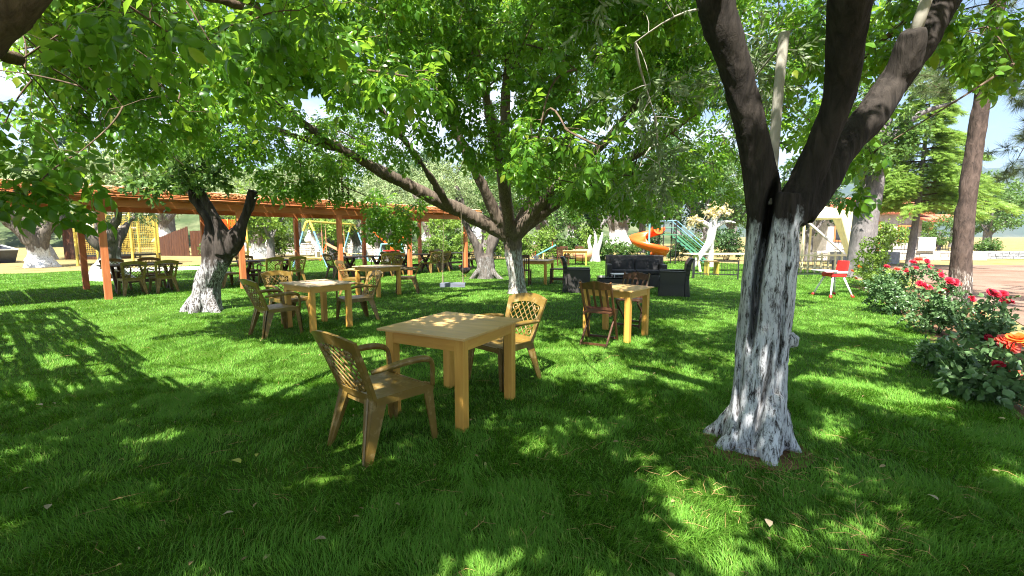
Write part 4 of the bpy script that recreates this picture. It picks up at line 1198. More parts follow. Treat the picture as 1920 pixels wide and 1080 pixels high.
pine_table('pine table with flower pot half hidden by the walnut trunk', (.72, 14.6, 0), R(-20), PLY_GREY, size=(1.15, 1.0))
pine_table('bright yellow pine table far behind the left rattan armchair', (3.35, 24.0, 0), R(-10), PLY, size=(1.3, 1.1))

def dark_table(label, loc, rz, ln=1.7):
    root = thing('dining_table', label, 'table', loc, rz, 'dark wooden tables under the pergola')
    for i in range(5):
        m = MB(); m.box((0, -.32 + i * .16, .735), (ln, .152, .035)); m.build('plank', DARKWOOD, root, bevel=.003)
    for s in (-1, 1):
        x = s * (ln / 2 - .28)
        m = MB(); m.bar((x, -.36, .0), (x, .22, .70), .07, .09); m.build('leg', DARKWOOD, root)
        m = MB(); m.bar((x + .072, .36, .0), (x + .072, -.22, .70), .07, .09); m.build('leg', DARKWOOD, root)
    m = MB(); m.box((0, 0, .30), (ln - .7, .06, .09)); m.build('stretcher', DARKWOOD, root)
    return root
PDIR = Vector((math.cos(PD), math.sin(PD))); PNB = Vector((-math.sin(PD), math.cos(PD)))
def along(t, d): # point under the long pergola
    p = Vector((-9.62, 10.72)) + PDIR * t + PNB * d
    return (p.x, p.y, 0)
DT = [along(.92, 1.37), along(3.95, 1.0), along(7.5, 1.1), along(9.9, 1.1), along(12.4, 1.2)]
dark_table('dark table at the near left end of the pergola, two mustard chairs in front', DT[0], PD)
dark_table('dark table in the second bay of the pergola behind the gnarled olive trunk', DT[1], PD)
dark_table('dark table in the third bay of the pergola', DT[2], PD)
dark_table('dark table in the fourth bay of the pergola before the blue and orange play frame', DT[3], PD)
dark_table('dark table at the far end of the pergola behind the rope swing', DT[4], PD, 1.7)

# ------------------------------------------------------------------ mustard lattice chairs
def lattice_chair(label, loc, rz):
    root = thing('lattice_chair', label, 'chair', loc, rz, 'mustard resin lattice armchairs')
    # seat: dished sheet with a rolled front
    nx, ny = 9, 9
    def seat_pt(i, j, dz=0):
        u = -1 + 2 * i / (nx - 1); v = j / (ny - 1)
        y = -.23 + .47 * v
        w = .225 + .035 * v
        z = .425 - .022 * (1 - u * u) * math.sin(math.pi * min(1, v * 1.05)) - (.035 * max(0, (v - .8) / .2) ** 2) + .012 * v
        return (u * w, y, z + dz)
    vs = [seat_pt(i, j) for j in range(ny) for i in range(nx)] + [seat_pt(i, j, -.02) for j in range(ny) for i in range(nx)]
    fs = []; o_ = nx * ny
    for j in range(ny - 1):
        for i in range(nx - 1):
            a = j * nx + i
            fs += [(a, a + 1, a + nx + 1, a + nx), (a + o_, a + nx + o_, a + nx + 1 + o_, a + 1 + o_)]
    rim = [i for i in range(nx)] + [j * nx + nx - 1 for j in range(1, ny)] + [(ny - 1) * nx + i for i in range(nx - 2, -1, -1)] + [j * nx for j in range(ny - 2, 0, -1)]
    for k in range(len(rim)):
        a, b = rim[k], rim[(k + 1) % len(rim)]
        fs.append((b, a, a + o_, b + o_))
    m = MB().add(vs, fs)
    for s in (-1, 1):     # rail under the seat edge
        m.bar((s * .215, -.22, .395), (s * .245, .22, .395), .022, .05)
    m.bar((-.205, -.222, .39), (.205, -.222, .39), .022, .055)
    m.bar((-.235, .226, .39), (.235, .226, .39), .02, .05)
    m.build('seat', CHAIR, root, smooth=False)
    # back: plane leaning back, u across, v height above ground
    def bp(u, v, off=0.0):
        t = (v - .40) / .50
        bowl = .035 * (1 - (u / .27) ** 2)
        return Vector((u, -.215 - .17 * t - .03 * t * t - bowl * (0.4 + .6 * t) + off, v))
    def width(v): return .222 + .048 * (v - .40) / .45
    def strip(poly_in, poly_out, th):
        """closed band between two outlines in (u,v)"""
        n = len(poly_in); vs = []
        for off in (th / 2, -th / 2):
            vs += [bp(*p, off) for p in poly_in] + [bp(*p, off) for p in poly_out]
        fs = []
        for i in range(n):
            j = (i + 1) % n
            fs += [(i, j, n + j, n + i), (2 * n + j, 2 * n + i, 3 * n + i, 3 * n + j), (n + i, n + j, 3 * n + j, 3 * n + i), (j, i, 2 * n + i, 2 * n + j)]
        return vs, fs
    N_ = 10
    outer, inner = [], []
    for i in range(N_ + 1):   # bottom edge
        u = -1 + 2 * i / N_
        outer.append((u * width(.40), .40)); inner.append((u * (width(.455) - .05), .455))
    for i in range(1, N_ + 1):   # right side
        v = i / N_
        outer.append((width(.40 + .44 * v), .40 + .44 * v)); inner.append((width(.455 + .31 * v) - .05, .455 + .31 * v))
    for i in range(1, N_ + 1):   # arched top
        u = 1 - 2 * i / N_
        arch = .045 * (1 - u * u)
        outer.append((u * width(.84), .84 + arch)); inner.append((u * (width(.765) - .05), .765 + .035 * (1 - u * u)))
    for i in range(1, N_):
        v = 1 - i / N_
        outer.append((-width(.40 + .44 * v), .40 + .44 * v)); inner.append((-(width(.455 + .31 * v) - .05), .455 + .31 * v))
    m = MB().add(*strip(inner, outer, .026))
    m.build('back_frame', CHAIR, root, smooth=False)
    mb = MB(); cu, cv = 0, .615
    def clip_bar(c, slope):
        pts = []
        for k in range(61):
            u = -.23 + .46 * k / 60
            v = cv + slope * u + c
            if .445 < v < .80 and abs(u) < width(v) - .045 and abs(u) / .21 + abs(v - cv) / .235 < 1.22: pts.append((u, v))
        if len(pts) > 4:
            a, b = pts[0], pts[-1]
            pp = [(a[0] + (b[0] - a[0]) * k / 4, a[1] + (b[1] - a[1]) * k / 4) for k in range(5)]
            mb.tube([bp(*p, .004 if slope > 0 else -.004) for p in pp], .0065, 5)
    for k in range(-3, 4):
        clip_bar(k * .078, 1.05); clip_bar(k * .078, -1.05)
    mb.build('lattice', CHAIR, root, smooth=True)
    for su in (-1, 1):
        for sv in (-1, 1):
            mb = MB()
            c0 = (su * (.150 if sv > 0 else .128), .735 if sv > 0 else .495)
            pts = []
            for k in range(22):
                a = k * .42
                rr = .047 - .0017 * k
                pts.append(bp(c0[0] + su * rr * math.cos(a + 2.4), c0[1] + sv * rr * math.sin(a + 2.4)))
            mb.tube(pts, [.0085] * 20 + [.010, .012], 5)
            mb.build('scroll', CHAIR, root, smooth=True)
    for s in (-1, 1):
        pts = [(s * .262, -.275, .625), (s * .285, -.15, .640), (s * .292, .02, .648), (s * .285, .14, .636), (s * .275, .205, .605), (s * .268, .225, .55), (s * .262, .228, .48), (s * .258, .232, .415)]
        sp = smooth_path([p + (.024,) for p in pts], 4)
        m = MB(); m.tube([p[:3] for p in sp], [.017 + .009 * math.sin(math.pi * min(1, k / (len(sp) * .6))) for k in range(len(sp))], 8)
        m.build('armrest', CHAIR, root, smooth=True)
        # front leg: two plates meeting at a ridge; rear leg the same, splayed back
        for (x0, y0, x1, y1, w0, w1, sy) in ((s * .250, .235, s * .272, .262, .085, .045, -1), (s * .215, -.235, s * .255, -.335, .115, .050, 1)):
            m = MB()
            z0 = .425
            for (ax, ay) in ((1, 0), (0, 1)):
                a = Vector((x0, y0, z0)); b = Vector((x1, y1, 0))
                dx = Vector((-s, 0, 0)) if ax else Vector((0, sy, 0))
                nrm = Vector((0, sy, 0)) if ax else Vector((-s, 0, 0))
                th = .013
                vs = [a, a + dx * w0, a + dx * w0 + nrm * th, a + nrm * th, b, b + dx * w1, b + dx * w1 + nrm * th, b + nrm * th]
                m.add(vs, [(3, 2, 1, 0), (4, 5, 6, 7), (0, 1, 5, 4), (1, 2, 6, 5), (2, 3, 7, 6), (3, 0, 4, 7)])
            a = Vector((x0 - s * w0 * .55, y0 + sy * .002, z0)); b = Vector((x1 - s * w1 * .55, y1 + sy * .002, .01))
            m.bar(a + Vector((0, -sy * .004, 0)), b + Vector((0, -sy * .004, 0)), .012, .012)
            m.build('leg', CHAIR, root)
    return root
def face(deg): return R(deg - 90)
ch0 = lattice_chair('mustard lattice armchair seen from behind at the left corner of the nearest pine table', (-.93, 3.22, 0), face(50))
CH = [
    ((-.10, 4.60), 226, 'mustard lattice armchair facing us from behind the nearest pine table'),
    ((-3.62, 6.90), 52, 'mustard lattice armchair left of the weathered pine table, nearest of the three round it'),
    ((-3.95, 7.95), -35, 'mustard lattice armchair behind the left corner of the weathered pine table among three chairs'),
    ((-2.78, 7.98), 222, 'mustard lattice armchair at the right corner of the weathered pine table among three chairs'),
    ((-4.10, 11.75), 0, 'dark shaded lattice armchair at the left of the farther weathered pine table'),
    ((-2.82, 12.05), 190, 'dark shaded lattice armchair at the right of the farther weathered pine table'),
]
def tchair(ti, t, d, deg, lab):
    """chair placed along / across a pergola table; deg is relative to the pergola's run"""
    c = Vector(DT[ti][:2]) + PDIR * t + PNB * d
    CH.append(((c.x, c.y), math.degrees(PD) + deg, lab))
tchair(0, -0.33, -0.64, 90, 'sunlit mustard chair, left of the front pair at the near left pergola table')
tchair(0, 0.33, -0.62, 93, 'sunlit mustard chair, right of the front pair at the near left pergola table')
tchair(0, -0.42, 0.7, -88, 'mustard chair on the far left side of the near left pergola table')
tchair(0, 0.38, 0.72, -94, 'mustard chair on the far right side of the near left pergola table')
tchair(1, -1.08, -0.1, 12, 'mustard chair at the left end of the second pergola table beside the orange post')
tchair(1, -0.12, -0.66, 92, 'yellow lit chair seen from behind, left of two in front of the second pergola table')
tchair(1, 0.62, -0.62, 86, 'yellow lit chair seen from behind, right of two in front of the second pergola table')
tchair(1, -0.2, 0.7, -90, 'mustard chair facing the lawn behind the second pergola table')
tchair(2, -1.05, 0.0, 5, 'mustard chair at the left end of the third pergola table')
tchair(2, -0.3, 0.72, -88, 'mustard chair facing the lawn behind the third pergola table')
tchair(2, 0.35, -0.68, 95, 'mustard chair seen from behind, left of two in front of the third pergola table')
tchair(2, 0.95, -0.6, 88, 'mustard chair seen from behind, right of two in front of the third pergola table')
tchair(3, -1.0, 0.1, 0, 'mustard chair at the left end of the fourth pergola table')
tchair(3, -0.2, 0.72, -95, 'mustard chair facing the lawn behind the fourth pergola table')
tchair(3, 0.25, -0.7, 95, 'mustard chair, left of two at the right end of the fourth pergola table')
tchair(3, 0.92, -0.62, 92, 'mustard chair, right of two at the right end of the fourth pergola table')
tchair(4, -1.02, 0.0, 10, 'mustard chair at the left end of the farthest pergola table')
tchair(4, 1.0, 0.1, 170, 'mustard chair at the right end of the farthest pergola table beside the grey olive')
tchair(4, -0.1, 0.72, -92, 'mustard chair facing the lawn behind the farthest pergola table')
for (xy, deg, lab) in CH:
    clone(ch0, (xy[0], xy[1], 0), face(deg), lab)

# ------------------------------------------------------------------ wooden chairs
def folding_chair(label, loc, rz):
    root = thing('folding_chair', label, 'chair', loc, rz, 'reddish slatted folding chairs')
    hw = .21
    for s in (-1, 1):
        m = MB(); m.bar((s * hw, -.20, .88), (s * hw, .04, .42), .024, .042, up=(0, 1, 0)); m.bar((s * hw, .038, .424), (s * hw, .24, 0), .024, .040, up=(0, 1, 0))
        m.build('long_leg', FOLDWOOD, root, bevel=.003)
        m = MB(); m.bar((s * (hw - .028), .24, .43), (s * (hw - .028), -.25, 0), .022, .038, up=(0, 1, 0)); m.build('short_leg', FOLDWOOD, root, bevel=.003)
        m = MB(); m.bar((s * (hw - .028), -.12, .425), (s * (hw - .028), .25, .435), .022, .03); m.build('seat_rail', FOLDWOOD, root)
    n = 10; up_, lo_ = [], []
    for i in range(n + 1):
        u = -1 + 2 * i / n
        up_.append((u * hw, .868 + .028 * math.cos(u * math.pi) * .6 + .012)); lo_.append((u * hw, .775))
    m = MB(); vs = []
    for off in (0, .02):
        vs += [(u, -.205 + (.88 - v) * .5 + off, v) for u, v in up_] + [(u, -.205 + (.88 - v) * .5 + off, v) for u, v in lo_]
    k = n + 1; fs = []
    for i in range(n):
        fs += [(i, i + 1, k + i + 1, k + i), (2 * k + i + 1, 2 * k + i, 3 * k + i, 3 * k + i + 1), (i + 1, i, 2 * k + i, 2 * k + i + 1), (k + i, k + i + 1, 3 * k + i + 1, 3 * k + i)]
    m.add(vs, fs); m.build('top_rail', FOLDWOOD, root)
    m = MB(); m.bar((-hw, .0, .50), (hw, .0, .50), .018, .04); m.build('lower_rail', FOLDWOOD, root)
    for i in range(4):
        x = -.135 + i * .09
        m = MB(); m.bar((x, -.148, .78), (x, .0, .51), .032, .012, up=(0, 1, 0)); m.build('back_slat', FOLDWOOD, root)
    for i in range(6):
        m = MB(); m.box((0, -.10 + i * .068, .453 + .001 * i), (2 * hw - .03, .052, .016)); m.build('seat_slat', FOLDWOOD, root, bevel=.002)
    m = MB(); m.bar((-hw, .225, .05), (hw, .225, .05), .02, .03); m.build('stretcher', FOLDWOOD, root)
    m = MB(); m.bar((-hw + .03, -.235, .035), (hw - .03, -.235, .035), .02, .03); m.build('stretcher', FOLDWOOD, root)
    return root
f0 = folding_chair('slatted folding chair with its back to the viewer at the pine table', (1.22, 6.28, 0), face(62))
clone(f0, (2.02, 7.55, 0), face(235), 'slatted folding chair on the far side of the pine table facing the viewer')

def ladder_chair(label, loc, rz):
    root = thing('wooden_chair', label, 'chair', loc, rz, 'dark upright wooden chairs')
    for s in (-1, 1):
        m = MB(); m.bar((s * .2, -.2, 0), (s * .2, -.24, .95), .045, .045); m.build('leg', DARKWOOD, root)
        m = MB(); m.bar((s * .2, .2, 0), (s * .2, .2, .45), .045, .045); m.build('leg', DARKWOOD, root)
        m = MB(); m.bar((s * .2, -.2, .14), (s * .2, .2, .14), .03, .04); m.build('stretcher', DARKWOOD, root)
    m = MB(); m.box((0, 0, .462), (.46, .46, .026)); m.build('seat', DARKWOOD, root)
    m = MB(); m.bar((-.2, -.237, .90), (.2, -.237, .90), .026, .09); m.build('top_rail', DARKWOOD, root)
    for i in range(5):
        m = MB(); m.bar((-.13 + i * .065, -.212, .47), (-.13 + i * .065, -.236, .86), .018, .018); m.build('spindle', DARKWOOD, root)
    return root
l0 = ladder_chair('dark upright chair at the right end of the table with the flower pot', (1.45, 14.45, 0), face(170))
clone(l0, (.35, 13.9, 0), face(80), 'dark upright chair in front of the flower pot table beside the walnut trunk')
clone(l0, (2.62, 23.2, 0), face(30), 'dark spindle back chair at the left of the far yellow table')
clone(l0, (3.7, 25.0, 0), face(260), 'dark upright chair behind the far yellow table, right of two')
clone(l0, (2.9, 25.1, 0), face(275), 'dark upright chair behind the far yellow table, left of two')

# pot with a small plant on the table
t = thing('plant_pot', 'small brown pot plant standing on the table behind the walnut trunk', 'plant pot', (.78, 14.5, .75))
m = MB(); m.lathe([(.05, 0), (.065, .02), (.075, .11), (.08, .12)], 12); m.build('pot', PALEMETAL, t)
V_, F_ = place_tpl([sprig(9, .14, .07, .035, s, False, 60)[:2] + (rotx(R(90)) @ rotz(R(s * 50)), (0, 0, .11)) for s in (1, 2, 3)])
link('plant', fast_mesh('plant', V_, F_), ROSE_RED, t)['label'] = 'brownish red leaves of the pot plant'

# ------------------------------------------------------------------ rattan seats
def rattan_armchair(label, loc, rz, w=.74):
    root = thing('rattan_armchair', label, 'armchair', loc, rz, 'dark woven rattan seats')
    m = MB(); m.box((0, .02, .20), (w - .24, .62, .36)); m.build('base', RATTAN, root, bevel=.012)
    m = MB()
    vs = []
    for (y0, y1, z, hw) in ((-.40, -.27, 0.0, w / 2 - .02), (-.36, -.26, .45, w / 2 - .03), (-.40, -.29, .82, w / 2 + .01), (-.46, -.38, .96, w / 2 + .02)):
        vs += [(-hw, y0, z), (hw, y0, z), (hw, y1, z), (-hw, y1, z)]
    fs = [(3, 2, 1, 0), (12, 13, 14, 15)]
    for i in range(3):
        for k in range(4): fs.append((4 * i + k, 4 * i + (k + 1) % 4, 4 * i + 4 + (k + 1) % 4, 4 * i + 4 + k))
    m.add(vs, fs); m.build('backrest', RATTAN, root, bevel=.02)
    for s in (-1, 1):
        m = MB(); x = s * (w / 2 - .06)
        vs = []
        for (z, hx, y0, y1) in ((0, .06, -.26, .36), (.3, .055, -.255, .33), (.60, .06, -.27, .33), (.64, .075, -.28, .34)):
            vs += [(x - hx, y0, z), (x + hx, y0, z), (x + hx, y1, z), (x - hx, y1, z)]
        m.add(vs, fs); m.build('armrest', RATTAN, root, bevel=.015)
    m = MB(); m.box((0, .05, .43), (w - .25, .60, .10)); m.build('cushion', M_BLACKFAB, root, bevel=.03)
    return root
M_BLACKFAB = M_plain('black_cushion', (0.018, 0.018, 0.02), .85, .2, 20)
a0 = rattan_armchair('dark rattan armchair with its back to the left, beside the table with the pot', (1.78, 12.3, 0), face(-8))
clone(a0, (4.12, 11.55, 0), face(163), 'dark rattan armchair facing left, its tall pale lit back to the right')
def rattan_sofa(label, loc, rz, w=1.75):
    root = thing('rattan_sofa', label, 'sofa', loc, rz, 'dark woven rattan seats')
    m = MB(); m.box((0, .02, .19), (w - .26, .66, .36)); m.build('base', RATTAN, root, bevel=.012)
    m = MB(); m.add([(-w / 2, -.42, 0), (w / 2, -.42, 0), (w / 2, -.28, 0), (-w / 2, -.28, 0), (-w / 2, -.46, .92), (w / 2, -.46, .92), (w / 2, -.34, .92), (-w / 2, -.34, .92)],
                    [(3, 2, 1, 0), (4, 5, 6, 7), (0, 1, 5, 4), (1, 2, 6, 5), (2, 3, 7, 6), (3, 0, 4, 7)]); m.build('backrest', RATTAN, root, bevel=.02)
    for s in (-1, 1):
        m = MB(); m.box((s * (w / 2 - .08), .04, .34), (.15, .64, .66)); m.build('armrest', RATTAN, root, bevel=.03)
        m = MB(); m.box((s * (w - .3) / 4, .05, .44), ((w - .33) / 2, .60, .11)); m.build('seat_cushion', M_BLACKFAB, root, bevel=.035)
        m = MB(); m.box((s * (w - .3) / 4, -.23, .64), ((w - .33) / 2, .12, .34), M=Matrix.Rotation(R(8), 3, 'X')); m.build('back_cushion', M_BLACKFAB, root, bevel=.04)
    return root
rattan_sofa('dark rattan sofa behind the smoked glass coffee table', (3.75, 13.75, 0), face(262))
t = thing('coffee_table', 'low dark rattan coffee table with smoked glass top between the rattan seats', 'coffee table', (2.85, 12.35, 0), R(-6))
m = MB(); m.box((0, 0, .19), (1.0, .60, .36)); m.build('base', RATTAN, t, bevel=.015)
m = MB(); m.box((0, 0, .40), (1.06, .66, .012)); m.build('glass_top', SMOKED, t, bevel=.003)
t = thing('serving_tray', 'slim grey tray standing on the low rattan coffee table', 'tray', (3.05, 12.4, .406))
m = MB(); m.box((0, 0, .07), (.62, .4, .014)); m.build('board', PALEMETAL, t, bevel=.004)
for sx in (-1, 1):
    for sy in (-1, 1):
        m = MB(); m.box((sx * .27, sy * .16, .031), (.02, .02, .062)); m.build('leg', PALEMETAL, t)

# ------------------------------------------------------------------ board swing, hanging mobiles
t = thing('rope_swing', 'worn grey board swing hanging on two ropes from the left limb of the walnut', 'swing', (-1.45, 11.1, 0))
m = MB(); m.box((0, 0, .34), (.60, .24, .045)); m.box((0, -.125, .315), (.61, .022, .10)); m.build('seat', GREYWOOD, t, bevel=.004)
for s in (-1, 1):
    m = MB(); m.tube([(s * .25, 0, .34), (s * .235, .02, 1.2), (s * .21, .05, 2.16)], .0045, 6); m.tube([(s * .25, -.11, .345), (s * .245, -.02, .62)], .006, 5); m.tube([(s * .25, .11, .345), (s * .245, .0, .62)], .006, 5)
    m.build('rope', ROPE, t)
def mobile(label, loc, seed, top):
    r = random.Random(seed)
    root = thing('hanging_mobile', label, 'wind chime', loc, r.uniform(0, 3), 'strings of dried pods hung in the walnut')
    m = MB(); pts = [(.20 * math.cos(a * .5236), .20 * math.sin(a * .5236), 0) for a in range(13)]
    m.tube(pts, .008, 5); m.bar((-.2, 0, 0), (.2, 0, 0), .01, .01); m.tube([(0, 0, 0), (0, 0, top)], .004, 4); m.build('ring', BARK_PLAIN, root)
    pod = None
    for k in range(9):
        a = k * .7; rr = .2 if k < 8 else 0
        x, y = rr * math.cos(a * 1.12), rr * math.sin(a * 1.12)
        ln = r.uniform(.42, .58)
        st = MB(); st.tube([(x, y, 0), (x, y, -ln)], .003, 3)
        for q in range(int(ln / .048)):
            z = -.05 - q * .048
            st.lathe([(.003, -.022), (.022, -.006), (.026, .004), (.004, .018)], 6, (x + r.uniform(-.01, .01), y + r.uniform(-.01, .01), z))
        st.build('pod_string', BARK_PLAIN, root)
    return root
mobile('bundle of dried pod strings hanging left of the walnut trunk before the pergola roof', (-3.55, 9.45, 2.68), 3, .45)
mobile('bundle of dried pod strings hanging right of the walnut trunk under the low limb', (2.25, 10.4, 2.62), 4, .36)

# ------------------------------------------------------------------ high chair, low metal fence
t = thing('high_chair', 'red plastic child high chair with white legs standing on the lawn', 'high chair', (8.05, 11.3, 0), R(94))
for sx in (-1, 1):
    for sy in (-1, 1):
        a, b = Vector((sx * .14, sy * .14, .50)), Vector((sx * .30, sy * .29, .0))
        m = MB(); m.tube([a, b], .021, 10); o = m.build('leg', WHITE, t, smooth=True)
        c = a.lerp(b, .86)
        m = MB(); m.tube([c, b + Vector((sx * .006, sy * .006, 0))], [.028, .042], 10); m.build('foot_cap', REDP, o, smooth=True)
m = MB(); m.box((0, 0, .55), (.36, .38, .10)); m.build('seat', REDP, t, bevel=.03)
m = MB(); m.box((0, -.205, .72), (.34, .05, .36), M=Matrix.Rotation(R(8), 3, 'X')); m.build('backrest', REDP, t, bevel=.022)
for s in (-1, 1):
    m = MB(); m.bar((s * .185, -.2, .62), (s * .185, .16, .62), .03, .05); m.build('armrest', WHITE, t, bevel=.008)
m = MB(); m.box((0, .26, .655), (.46, .34, .025)); m.build('tray', WHITE, t, bevel=.01)

def metal_panel(label, a, b, h=.66, nb=15):
    a, b = Vector(a), Vector(b); d = b - a; ln = d.length
    root = thing('metal_railing', label, 'railing', (a.x, a.y, 0), math.atan2(d.y, d.x), 'low black metal railings at the play area')
    for x, w, hh in ((0, .075, h + .05), (ln, .045, h)):
        m = MB(); m.box((x, 0, hh / 2), (w, w, hh)); m.build('post', BLACKMETAL, root)
    for z in (.17, h - .03):
        m = MB(); m.bar((0, 0, z), (ln, 0, z), .03, .035); m.build('rail', BLACKMETAL, root)
    for i in range(nb):
        x = ln * (i + .5) / nb
        m = MB(); m.tube([(x, 0, .17), (x, 0, h - .04)], .0065, 5); m.build('bar', BLACKMETAL, root)
    for i in range(3):
        c = (ln * (i + .6) / 3, 0, .10)
        m = MB(); m.tube([(c[0] + .06 * math.cos(q * .6), 0, c[2] + .06 * math.sin(q * .6)) for q in range(11)], .007, 5); m.build('scroll', BLACKMETAL, root)
    return root
metal_panel('low black metal railing left of the forked olive trunk, yellow stool behind it', (6.5, 16.2, 0), (7.85, 15.7, 0))
metal_panel('low black metal railing right of the forked olive trunk behind the high chair', (9.3, 15.9, 0), (11.4, 16.1, 0))

t = thing('stool', 'yellow wooden stool standing behind the low black railing', 'stool', (7.75, 17.6, 0))
m = MB(); m.box((0, 0, .54), (.5, .5, .04)); m.build('seat', PLY, t, bevel=.004)
for s in (-1, 1):
    m = MB(); m.box((s * .19, 0, .26), (.05, .4, .52)); m.build('leg', YELLOWP, t, bevel=.004)
t = thing('picnic_table', 'long cream plank table in the sun behind the low black railing', 'table', (9.2, 19.6, 0), R(4))
for i in range(4):
    m = MB(); m.box((0, -.3 + i * .2, .75), (3.4, .19, .045)); m.build('plank', CREAM, t)
for s in (-1, 1):
    for k in (-1, 1):
        m = MB(); m.bar((s * 1.3, k * .1, .73), (s * 1.3, k * .45, 0), .08, .08); m.build('leg', CREAM, t)
t = thing('wooden_railing', 'cream painted wooden railing behind the red high chair', 'railing', (12.0, 18.6, 0), R(6))
for z in (.22, .72):
    m = MB(); m.box((1.1, 0, z), (2.6, .05, .07)); m.build('rail', CREAM, t)
for i in range(9):
    m = MB(); m.box((-.1 + i * .3, .051, .42), (.06, .05, .84)); m.build('picket', CREAM, t)

# ------------------------------------------------------------------ gazebo
t = thing('gazebo', 'pale yellow fabric gazebo with gathered curtains beyond the high chair', 'gazebo', (14.1, 21.8, 0), R(8))
for sx in (-1, 1):
    for sy in (-1, 1):
        m = MB(); m.box((sx * 1.35, sy * 1.35, 1.25), (.07, .07, 2.5)); m.build('post', CREAM, t)
for (a, b) in (((-1.35, -1.35), (1.35, -1.35)), ((1.35, -1.35), (1.35, 1.35)), ((1.35, 1.35), (-1.35, 1.35)), ((-1.35, 1.35), (-1.35, -1.35))):
    m = MB(); m.bar(a + (2.46,), b + (2.46,), .05, .06); m.build('beam', CREAM, t)
    c = Vector(((a[0] + b[0]) / 2, (a[1] + b[1]) / 2, 0))
    A, B = Vector(a + (2.50,)) * 1.03, Vector(b + (2.50,)) * 1.03
    A.z = B.z = 2.52
    m = MB(); T_ = Vector((0, 0, 3.05))
    m.add([A, B, T_, A - Vector((0, 0, .22)), B - Vector((0, 0, .22))], [(0, 1, 2), (0, 3, 4, 1)]); m.build('roof_panel', FABRIC, t)
def curtain(root, p, q, z0, z1, mat, amp=.05, gather=1.0):
    n = 22; vs = []; fs = []
    p, q = Vector(p), Vector(q); d = (q - p); nn = Vector((-d.y, d.x, 0)).normalized()
    for j in range(9):
        v = j / 8
        for i in range(n + 1):
            u = i / n
            uu = u * (1 - (1 - gather) * v) 
            w = p + d * uu + nn * amp * math.sin(u * 22) 
            vs.append((w.x, w.y, z1 + (z0 - z1) * v))
    for j in range(8):
        for i in range(n):
            a = j * (n + 1) + i; fs.append((a, a + 1, a + n + 2, a + n + 1))
    MB().add(vs, fs).build('curtain', mat, root, smooth=True)
curtain(t, (1.36, -1.42, 0), (.35, -1.42, 0), .5, 2.44, FABRIC, .04, .25)
curtain(t, (1.42, -1.3, 0), (1.42, .2, 0), .5, 2.44, FABRIC, .04, .3)
m = MB()
for k in range(7):
    off = k * .035
    m.bar((-1.3 + off, -1.46 - .012 * (k % 2), 2.1 - off * .3), (.85 + off * .4, -1.46 - .012 * (k % 2), .55), .05, .03)
m.build('tied_curtain', FABRIC_WHITE, t)

# ------------------------------------------------------------------ playground
t = thing('spiral_slide', 'orange spiral slide with a stair of blue and green handrails', 'slide', (7.75, 24.6, 0))
vs = []; fs = []; nseg = 34; npr = 9
for i in range(nseg + 1):
    q = i / nseg
    a = R(20) + q * R(385)
    rr = .62; zc = 1.62 - 1.42 * q
    ca, sa = math.cos(a), math.sin(a)
    for side in (0, 1):
        for k in range(npr):
            b = math.pi + math.pi * k / (npr - 1)
            rad = .40 if side == 0 else .43
            x = rr + rad * math.cos(b); z = zc + .40 + (rad * 1.0) * math.sin(b)
            vs.append((x * ca - .35, x * sa, z))
w_ = 2 * npr
for i in range(nseg):
    for k in range(npr - 1):
        a = i * w_ + k
        fs += [(a, a + 1, a + w_ + 1, a + w_), (a + npr, a + npr + w_, a + npr + w_ + 1, a + npr + 1)]
    for k in (0, npr - 1):
        a = i * w_ + k; fs.append((a, a + w_, a + w_ + npr, a + npr))
MB().add(vs, fs).build('chute', ORANGEP, t, smooth=True)
m = MB(); m.tube([(-.35, 0, 0), (-.35, 0, 2.2)], .05, 10); m.build('centre_pole', TEALP, t)
m = MB(); m.box((.72, .25, 1.58), (.75, .8, .05)); m.build('platform', GREENP, t)
for y in (-.12, .62):
    for x in (.38, 1.06):
        m = MB(); m.tube([(x, y, 0), (x, y, 2.35)], .03, 8); m.build('post', BLACKMETAL, t)
    for z in (1.95, 2.33):
        m = MB(); m.tube([(.38, y, z), (1.06, y, z), (2.9, y, z - 1.52)], .022, 6); m.build('handrail', BLUEP if z > 2.1 else GREENP, t)
    m = MB(); m.bar((1.08, y, 1.52), (2.95, y, .02), .04, .10); m.build('stringer', GREENP, t)
for i in range(7):
    m = MB(); m.box((1.2 + i * .25, .25, 1.38 - i * .2), (.2, .68, .03)); m.build('step', TEALP, t)

t = thing('swing_frame', 'yellow and blue double swing frame seen between the pergola posts', 'swing', (-9.8, 22.0, 0), math.atan2(5.5, .25))
m = MB(); m.tube([(-.1, 0, 2.2), (5.6, 0, 2.2)], .06, 10); m.build('top_beam', YELLOWP, t)
for x in (0, 5.5):
    for s in (-1, 1):
        m = MB(); m.tube([(x, s * .08, 2.2), (x, s * .26, 1.75)], .06, 8); m.build('upper_leg', YELLOWP, t)
        m = MB(); m.tube([(x, s * .26, 1.75), (x, s * .85, 0)], .045, 8); m.build('leg', BLUEP, t)
    m = MB(); m.tube([(x, -.7, .45), (x, .7, .45)], .03, 6); m.build('cross_bar', YELLOWP, t)
    m = MB(); m.tube([(x, 0, 1.85), (x + (.45 if x < 1 else -.45), 0, 2.18)], .03, 6); m.build('brace', YELLOWP, t)
for x in (1.6, 3.9):
    for s in (-1, 1):
        m = MB(); m.tube([(x + s * .22, 0, 2.16), (x + s * .22, 0, .52)], .012, 5); m.build('chain', SALMONP, t)
    m = MB(); m.box((x, 0, .5), (.5, .2, .05)); m.build('seat', ORANGEP, t)

